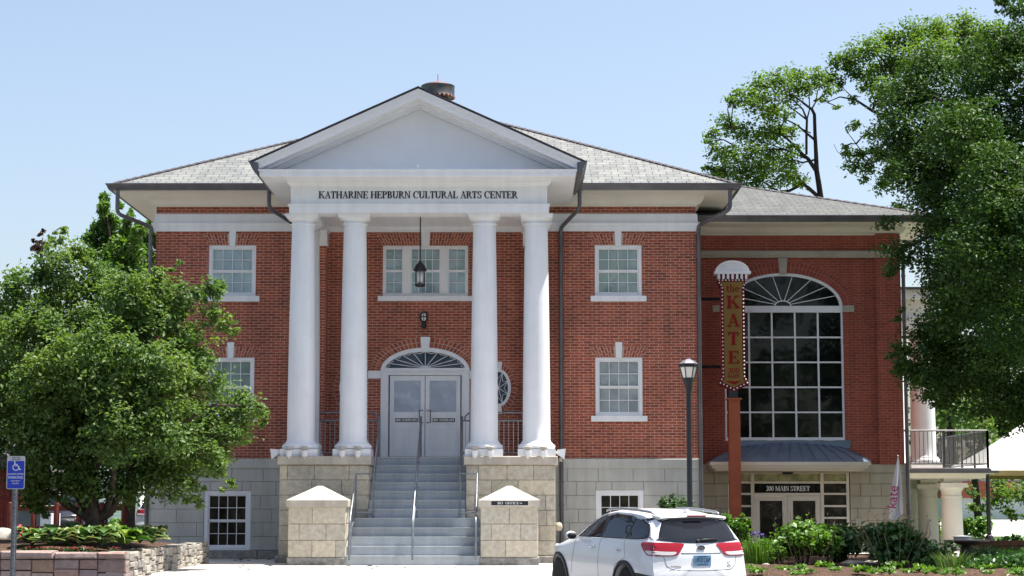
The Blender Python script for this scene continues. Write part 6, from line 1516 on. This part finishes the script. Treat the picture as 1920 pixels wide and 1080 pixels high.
def warp(u, x, z):
    ya, yb = interp(rearY, z), interp(frontY, min(z, 0.9)); w = 0.93; ym = -1.0 + 4.7*u
    y = ym + (ya+1.0)*max(0, 1-u*4) + (yb-3.7)*max(0, 1-(1-u)*6)
    y += 0.14*(abs(x)/w)**2.6*max(0, 1-u*6) - 0.35*(abs(x)/w)**2.6*max(0, 1-(1-u)*5)
    return y
m = MB(); rings = []
us = [0.0]+[0.5-0.5*math.cos(math.pi*(0.03+0.94*i/(NS-3))) for i in range(NS-2)]+[1.0]
for u in us:
    ym = -1.0 + 4.7*u; xs, zs = section(ym); ring_ = []
    for sgn, rngi in ((1, range(NP)), (-1, range(NP-2, 0, -1))):
        for i in rngi: ring_.append((sgn*xs[i], warp(u, xs[i], zs[i]), zs[i]))
    rings.append(ring_)
nr = len(rings[0]); vs = [p for r in rings for p in r]; fs = []
for i in range(len(rings)-1):
    for k in range(nr): fs.append((i*nr+k, i*nr+(k+1)%nr, (i+1)*nr+(k+1)%nr, (i+1)*nr+k))
def cap(end, u, flip):
    base = rings[end]; prev = [end_off + k for k in range(nr)]; zc = 0.9
    for s in (0.9, 0.72, 0.5, 0.25):
        st_ = len(vs)
        for (x, y, z) in base: xx, zz = x*s, zc+(z-zc)*s; vs.append((xx, warp(u, xx, zz), zz))
        cur = [st_+k for k in range(nr)]
        for k in range(nr):
            q = (prev[k], prev[(k+1)%nr], cur[(k+1)%nr], cur[k]); fs.append(q[::-1] if flip else q)
        prev = cur
    vs.append((0, warp(u, 0, zc), zc)); c = len(vs)-1
    for k in range(nr): q = (prev[k], prev[(k+1)%nr], c); fs.append(q[::-1] if flip else q)
end_off = 0; cap(0, 0.0, True); end_off = (len(rings)-1)*nr; cap(-1, 1.0, False)
bvh = BVHTree.FromPolygons([Vector(v) for v in vs], fs)
CARLOC = Vector((4.87, -14.75, -0.455)); car = thing('parked_suv', 'white SUV parked on the street with red taillights and blue licence plate facing the viewer', 'car', (0, 0, 0))
m.add(vs, fs); body = m.build('body', mPaint, car, True, 50)
# wheel wells
cut = MB()
for y in (0.0, 2.78): cut.tube([(-1.2,y,0.37),(1.2,y,0.37)], 0.405, 40)
cutter = cut.build('cutter', mClad); md = body.modifiers.new('wells', 'BOOLEAN'); md.operation = 'DIFFERENCE'; md.object = cutter; md.solver = 'EXACT'
dg = bpy.context.evaluated_depsgraph_get(); dg.update(); nm = bpy.data.meshes.new_from_object(body.evaluated_get(dg)); body.modifiers.clear(); nm.name = 'body'; body.data = nm; nm.materials.clear(); nm.materials.append(mPaint)
nm.polygons.foreach_set('material_index', [0]*len(nm.polygons)); nm.polygons.foreach_set('use_smooth', [True]*len(nm.polygons)); nm.set_sharp_from_angle(angle=R(40)); bpy.data.objects.remove(cutter)
def cmr(pts, n=6):
    o = []; k = len(pts)
    for i in range(k):
        p0, p1, p2, p3 = (np.array(pts[(i+j) % k], float) for j in (-1, 0, 1, 2))
        for q in range(n):
            t = q/n; o.append(tuple(0.5*((2*p1)+(p2-p0)*t+(2*p0-5*p1+4*p2-p3)*t*t+(-p0+3*p1-3*p2+p3)*t**3)))
    return o
def proj(mode, a, b, off, sg=-1):
    if mode == 'side': o, d = Vector((sg*2.0, a, b)), Vector((-sg, 0, 0))
    elif mode == 'rear': o, d = Vector((a, -3, b)), Vector((0, 1, 0))
    else:           # corner view: a measured across the rear corner
        d = Vector((-sg, 1, 0)).normalized(); r = Vector((sg, 1, 0)).normalized(); c = Vector((sg*0.80, -0.80, 0)); o = c + r*a - d*2 + Vector((0,0,b))
    h = bvh.ray_cast(o, d)
    if h[0] is None: return None
    nrm = h[1] if h[1].dot(d) < 0 else -h[1]
    return h[0] + nrm*off
def lin(pts, n=5):
    return [(a[0]+(b[0]-a[0])*i/n, a[1]+(b[1]-a[1])*i/n) for a, b in zip(pts, pts[1:]+pts[:1]) for i in range(n)]
def decal(mb, pts, mode, off=0.004, sg=-1, rounds=5, sm=True, n=6):
    P = cmr(pts, n) if sm else pts; c = np.mean(np.array(P), 0); k = len(P); layers = []
    for s in [1 - j/rounds for j in range(rounds)]:
        L = []
        for p in P:
            q = proj(mode, c[0]+(p[0]-c[0])*s, c[1]+(p[1]-c[1])*s, off, sg)
            if q is None: return
            L.append(q)
        layers.append(L)
    ce = proj(mode, c[0], c[1], off, sg); vs_ = [p for L in layers for p in L] + [ce]; f = []
    for j in range(rounds-1):
        for i in range(k): f.append((j*k+i, j*k+(i+1)%k, (j+1)*k+(i+1)%k, (j+1)*k+i))
    for i in range(k): f.append(((rounds-1)*k+i, (rounds-1)*k+(i+1)%k, len(vs_)-1))
    flip = False
    e1 = Vector(vs_[f[0][1]])-Vector(vs_[f[0][0]]); e2 = Vector(vs_[f[0][2]])-Vector(vs_[f[0][0]]); nrm = e1.cross(e2)
    view = {'side': Vector((sg,0,0)), 'rear': Vector((0,-1,0))}.get(mode, Vector((sg,-1,0)))
    if nrm.dot(view) < 0: f = [q[::-1] for q in f]
    mb.add(vs_, f)
def line(mb, pts, mode, w=0.006, off=0.003, sg=-1, n=8):
    P = []
    for i in range(len(pts)-1):
        for q in range(n): P.append((pts[i][0]+(pts[i+1][0]-pts[i][0])*q/n, pts[i][1]+(pts[i+1][1]-pts[i][1])*q/n))
    P.append(pts[-1]); Q = [proj(mode, a, b, off, sg) for a, b in P]; Q = [q for q in Q if q is not None]
    if len(Q) > 1: mb.tube(Q, w/2, 5)
DLO = [(2.22,1.125),(1.6,1.15),(0.9,1.165),(0.1,1.18),(-0.45,1.195),(-0.62,1.22),(-0.60,1.30),(-0.42,1.44),(-0.15,1.525),(0.3,1.565),(0.9,1.58),(1.35,1.555),(1.7,1.45),(2.0,1.28)]
for sg in (-1, 1):
    m = MB(); decal(m, DLO, 'side', 0.003, sg, 6, True, 4); tr_ = m.build('window_surround', mClad, car, True)
    f = lambda pts: pts
    m = MB(); decal(m, lin([(2.10,1.145),(1.6,1.165),(1.12,1.175),(1.16,1.36),(1.22,1.535),(1.42,1.515),(1.68,1.42),(1.95,1.27)]), 'side', 0.008, sg, 6, False); m.build('front_window', mCG, tr_, True)
    m = MB(); decal(m, lin([(1.02,1.18),(0.5,1.19),(0.1,1.195),(0.1,1.35),(0.1,1.535),(0.5,1.555),(0.9,1.56),(1.08,1.545),(1.05,1.36)]), 'side', 0.008, sg, 6, False); m.build('rear_door_window', mCG, tr_, True)
    m = MB(); decal(m, lin([(0.03,1.20),(-0.3,1.205),(-0.55,1.235),(-0.53,1.30),(-0.38,1.42),(-0.14,1.50),(0.03,1.525)]), 'side', 0.008, sg, 6, False); m.build('quarter_window', mCG, tr_, True)
    m = MB()
    for k in range(len(DLO)): line(m, [DLO[k], DLO[(k+1) % len(DLO)]], 'side', 0.016, 0.003, sg, 5)
    m.build('window_chrome', mChrome, tr_, True)
    m = MB()
    for pts in ([(1.06,1.15),(1.06,0.95),(1.04,0.5)], [(2.12,1.08),(2.10,0.9),(2.2,0.5)], [(0.12,1.17),(0.05,1.0),(-0.02,0.9),(0.38,0.75),(0.45,0.5)]): line(m, pts, 'side', 0.007, 0.0, sg)
    m.build('door_gaps', mClad, car, True)
    for yy in (1.32, 0.28):
        m = MB(); p = proj('side', yy, 1.0, 0.02, sg); m.ball(p, 0.022, 0.10, 0.02, 10, 6); m.build('door_handle', mChrome, car, True)
    for yc in (0.0, 2.78):
        m = MB(); A = 26; inn, outr = [], []
        for k in range(A+1):
            a = R(-8 + 196*k/A); inn.append((yc+0.408*math.cos(a), 0.37+0.408*math.sin(a))); outr.append((yc+0.475*math.cos(a), 0.37+0.475*math.sin(a)))
        vs_ = []; ok = True
        for (a, b), (c, d) in zip(inn, outr):
            for off, (yy, zz) in ((-0.05,(a,b)),(0.022,(a,b)),(0.022,((a+c)/2,(b+d)/2)),(0.016,(c,d)),(-0.004,(c,d))):
                q = proj('side', yy, max(zz, 0.3), off, sg); vs_.append(q if q is not None else Vector((sg*0.9, yy, zz)))
        f_ = [(k*5+j, k*5+j+1, (k+1)*5+j+1, (k+1)*5+j) for k in range(A) for j in range(4)]
        if sg > 0: f_ = [q[::-1] for q in f_]
        m.add(vs_, f_); m.build('wheel_arch_trim', mClad, car, True)
    # mirror
    m = MB(); m.ball((sg*1.03, 2.0, 1.17), 0.10, 0.075, 0.072, 14, 8); m.box(sg*0.90, sg*1.0, 2.0, 2.08, 1.10, 1.16); mi = m.build('wing_mirror', mPaint, car, True, 50)
    m = MB(); m.ball((sg*1.03, 1.955, 1.165), 0.088, 0.045, 0.06, 14, 8); m.build('mirror_glass', mClad, mi, True)
    # lamps
    m = MB(); decal(m, [(-0.42,1.13),(-0.40,1.15),(-0.25,1.16),(0.0,1.165),(0.2,1.16),(0.25,1.14),(0.24,1.09),(0.14,0.985),(0.06,0.955),(-0.2,0.95),(-0.33,0.96),(-0.37,1.0)], 'corner', 0.012, sg, 6, True, 4); tl = m.build('taillight', mTail, car, True)
    m = MB(); decal(m, [(-0.33,1.015),(-0.2,1.02),(0.0,1.03),(0.14,1.03),(0.10,0.985),(0.04,0.97),(-0.2,0.965),(-0.30,0.972)], 'corner', 0.017, sg, 4, True, 4); m.build('reverse_lens', mClear, tl, True)
    m = MB(); line(m, [(0.0 if sg < 0 else 0.0,1.155),(0.0,0.96)], 'corner', 0.008, 0.017, sg); m.build('lens_gap', mClad, tl, True)
    m = MB(); decal(m, [(0.05,0.64),(0.36,0.665),(0.40,0.62),(0.36,0.50),(0.02,0.46),(-0.25,0.5),(-0.2,0.6)], 'corner', 0.010, sg, 4, True, 4); bc = m.build('bumper_corner_trim', mClad, car, True)
    m = MB(); decal(m, [(0.08,0.60),(0.33,0.615),(0.33,0.565),(0.08,0.55)], 'corner', 0.016, sg, 3, True, 3); m.build('reflector', mTail, bc, True)
    m = MB(); decal(m, [(3.5,0.86),(3.3,0.97),(3.05,0.98),(3.2,0.86)], 'side', 0.01, sg, 3, True, 3); m.build('headlight', mTail if False else mClear, car, True)
    # roof rails
    m = MB(); m.tube([(sg*0.59,-0.42,1.61),(sg*0.605,-0.3,1.64),(sg*0.615,0.2,1.662),(sg*0.62,0.8,1.668),(sg*0.62,1.2,1.65),(sg*0.62,1.38,1.62),(sg*0.61,1.42,1.60)], [0.012,0.022,0.024,0.024,0.024,0.018,0.01], 8); m.build('roof_rail', mSilver, car, True)
m = MB(); decal(m, [(-0.74,1.205),(-0.35,1.165),(0,1.155),(0.35,1.165),(0.74,1.205),(0.78,1.24),(0.735,1.36),(0.66,1.50),(0.58,1.545),(0.3,1.565),(0,1.57),(-0.3,1.565),(-0.58,1.545),(-0.66,1.50),(-0.735,1.36),(-0.78,1.24)], 'rear', 0.006, rounds=8, n=4); rw = m.build('rear_window', mCG, car, True)
m = MB(); m.tube([(-0.03,-0.885,1.195),(0.1,-0.888,1.215),(0.33,-0.872,1.22)], [0.022,0.016,0.009], 8); m.ball((-0.03,-0.88,1.19), 0.04, 0.03, 0.03); m.build('rear_wiper', mClad, rw, True)
m = MB(); A = []
for i in range(17):
    x = -0.60+1.20*i/16; yb = -0.70+0.18*(abs(x)/0.75)**2.4; zt = 1.612-0.035*(abs(x)/0.64)**2
    A += [(x,yb+0.3,zt+0.012),(x,yb-0.03,zt-0.004),(x,yb-0.06,zt-0.03),(x,yb-0.02,zt-0.055),(x,yb+0.2,zt-0.03)]
m.add(A, [(i*5+j, i*5+(j+1)%5, (i+1)*5+(j+1)%5, (i+1)*5+j) for i in range(16) for j in range(5)] + [(0,4,3,2,1), tuple(80+j for j in range(5))]); sp_ = m.build('spoiler', mPaint, car, True, 60)
m = MB(); m.box(-0.17,0.17,-0.775,-0.74,1.583,1.605); m.build('high_brake_light', mTail, sp_)
m = MB()
for pts in ([(-0.66,0.96),(-0.62,0.80),(-0.52,0.735),(0,0.72),(0.52,0.735),(0.62,0.80),(0.66,0.96)],): line(m, pts, 'rear', 0.008, 0.0)
m.build('tailgate_gap', mClad, car, True)
m = MB(); line(m, [(-0.36,1.0),(0,0.995),(0.36,1.0)], 'rear', 0.010, 0.002); m.build('tailgate_handle_gap', mClad, car, True)
m = MB(); line(m, [(-0.6,0.46),(0,0.44),(0.6,0.46)], 'rear', 0.10, -0.02); m.build('bumper_lower_trim', mClad, car, True)
yb = proj('rear', 0, 0.90, 0.02).y
m = MB(); m.box(-0.155, 0.155, yb-0.004, yb+0.02, 0.80, 0.965); lp_ = m.build('licence_plate', mPlate, car)
sans('plate_lettering', '1910 LAP', 0.105, mPlate2, lp_, (0, yb-0.005, 0.885), sx=0.66); sans('plate_lettering', 'CONNECTICUT', 0.026, mPlate2, lp_, (0, yb-0.005, 0.945)); sans('plate_lettering', 'CONSTITUTION STATE', 0.018, mPlate2, lp_, (0, yb-0.005, 0.818))
ye = proj('rear', 0, 1.085, 0.006).y
m = MB(); m.prism(ellarc(0, 1.085, 0.068, 0.036, 0, 360, 28)[:-1], ye-0.014, ye+0.03); em = m.build('emblem', mBlackSign, car)
m = MB(); arch_band(m, 0, 1.085, 0.073, 0.040, 0.008, ye-0.018, ye+0.03, 28, 0, 360)
for q in ([s_(-0.036,1.068,1.102,0.007)], [d_(-0.033,1.084,-0.016,1.102,0.008)], [d_(-0.013,1.068,-0.033,1.088,0.008)], [s_(-0.002,1.068,1.102,0.008)], [d_(0.012,1.068,0.024,1.102,0.007)], [d_(0.040,1.068,0.026,1.102,0.007)]):
    for poly in q:
        ar_ = sum(poly[i][0]*poly[(i+1)%4][1]-poly[(i+1)%4][0]*poly[i][1] for i in range(4)); m.prism(poly if ar_ > 0 else poly[::-1], ye-0.017, ye-0.013)
m.build('emblem_lettering', mChrome, em)
sans('badge_lettering', 'SORENTO', 0.04, mClad, car, (-0.47, proj('rear', -0.47, 0.77, 0.003).y-0.004, 0.785), (math.pi/2,0,-0.06)); sans('badge_lettering', 'LX', 0.045, mChrome, car, (0.50, proj('rear', 0.50, 0.85, 0.003).y-0.006, 0.86)); sans('badge_lettering', 'AWD', 0.034, mClad, car, (0.50, proj('rear', 0.50, 0.8, 0.003).y-0.005, 0.79))
m = MB(); m.prismx([(-0.42,1.625),(-0.28,1.645),(-0.40,1.70),(-0.44,1.70)], -0.02, 0.02); m.build('antenna_fin', mPaint, car)
for sg in (-1, 1):
    for yc in (0.0, 2.78):
        m = MB(); c = (sg*0.80, yc, 0.37); prof = [(0.245,-0.11),(0.33,-0.115),(0.365,-0.09),(0.372,-0.03),(0.372,0.03),(0.365,0.09),(0.33,0.115),(0.245,0.11)]
        n0 = len(m.v); m.lathe(prof, (0,0,0), 36); m.v = [(c[0]+z*sg, c[1]+x, c[2]+y) for x, y, z in m.v]; wh = m.build('wheel', mTyre, car, True, 40)
        m = MB(); m.lathe([(0.245,0.105),(0.25,0.09),(0.22,0.06),(0.22,0.0),(0.0,0.0)], (0,0,0), 30)
        for k in range(5):
            for dd in (-0.13, 0.13):
                a = 2*math.pi*k/5 + dd; m.tube([(0.05*math.cos(a),0.05*math.sin(a),0.085),(0.23*math.cos(a),0.23*math.sin(a),0.075)], 0.018, 5)
        m.lathe([(0.06,0.06),(0.055,0.10),(0.0,0.105)], (0,0,0), 14); m.v = [(c[0]+z*sg, c[1]+x, c[2]+y) for x, y, z in m.v]; m.build('rim', mAlloy, wh, True, 40)
m = MB(); m.box(-0.75, 0.75, -0.6, 3.3, 0.28, 0.7); m.build('underbody', mDark, car)
# parked positions
def place(o, loc, rz, pitch=0.0): o.rotation_mode = 'XYZ'; o.location = loc; o.rotation_euler = (pitch, 0, rz)
HEAD = R(21.9)
def offs(rz, hub): v = Matrix.Rotation(rz, 3, 'Z') @ Vector((-0.9, 0, 0)); return Vector(hub) - v
c2 = dup(car, label='white car seen between tree trunk and downspout far behind, only its red taillight side showing')
place(c2, (-9.95, 20.0, 0.0), 0.0)
c3 = dup(car, label='dark car standing behind the red rail fence left of the planter tree')
for ch in c3.children:
    if ch.name.startswith(('body', 'spoiler', 'wing_mirror')):
        ch.data = ch.data.copy(); ch.data.materials[0] = mBlack
place(c3, (at(128, 980, 19).x, 20.5, 0.0), R(180))
hub = at(1173.5, 1100, -15.0); place(car, offs(HEAD, (hub.x, -15.0, -0.46)), HEAD, R(1.7))
# make sure parts sit where their parent Empty was when they were built
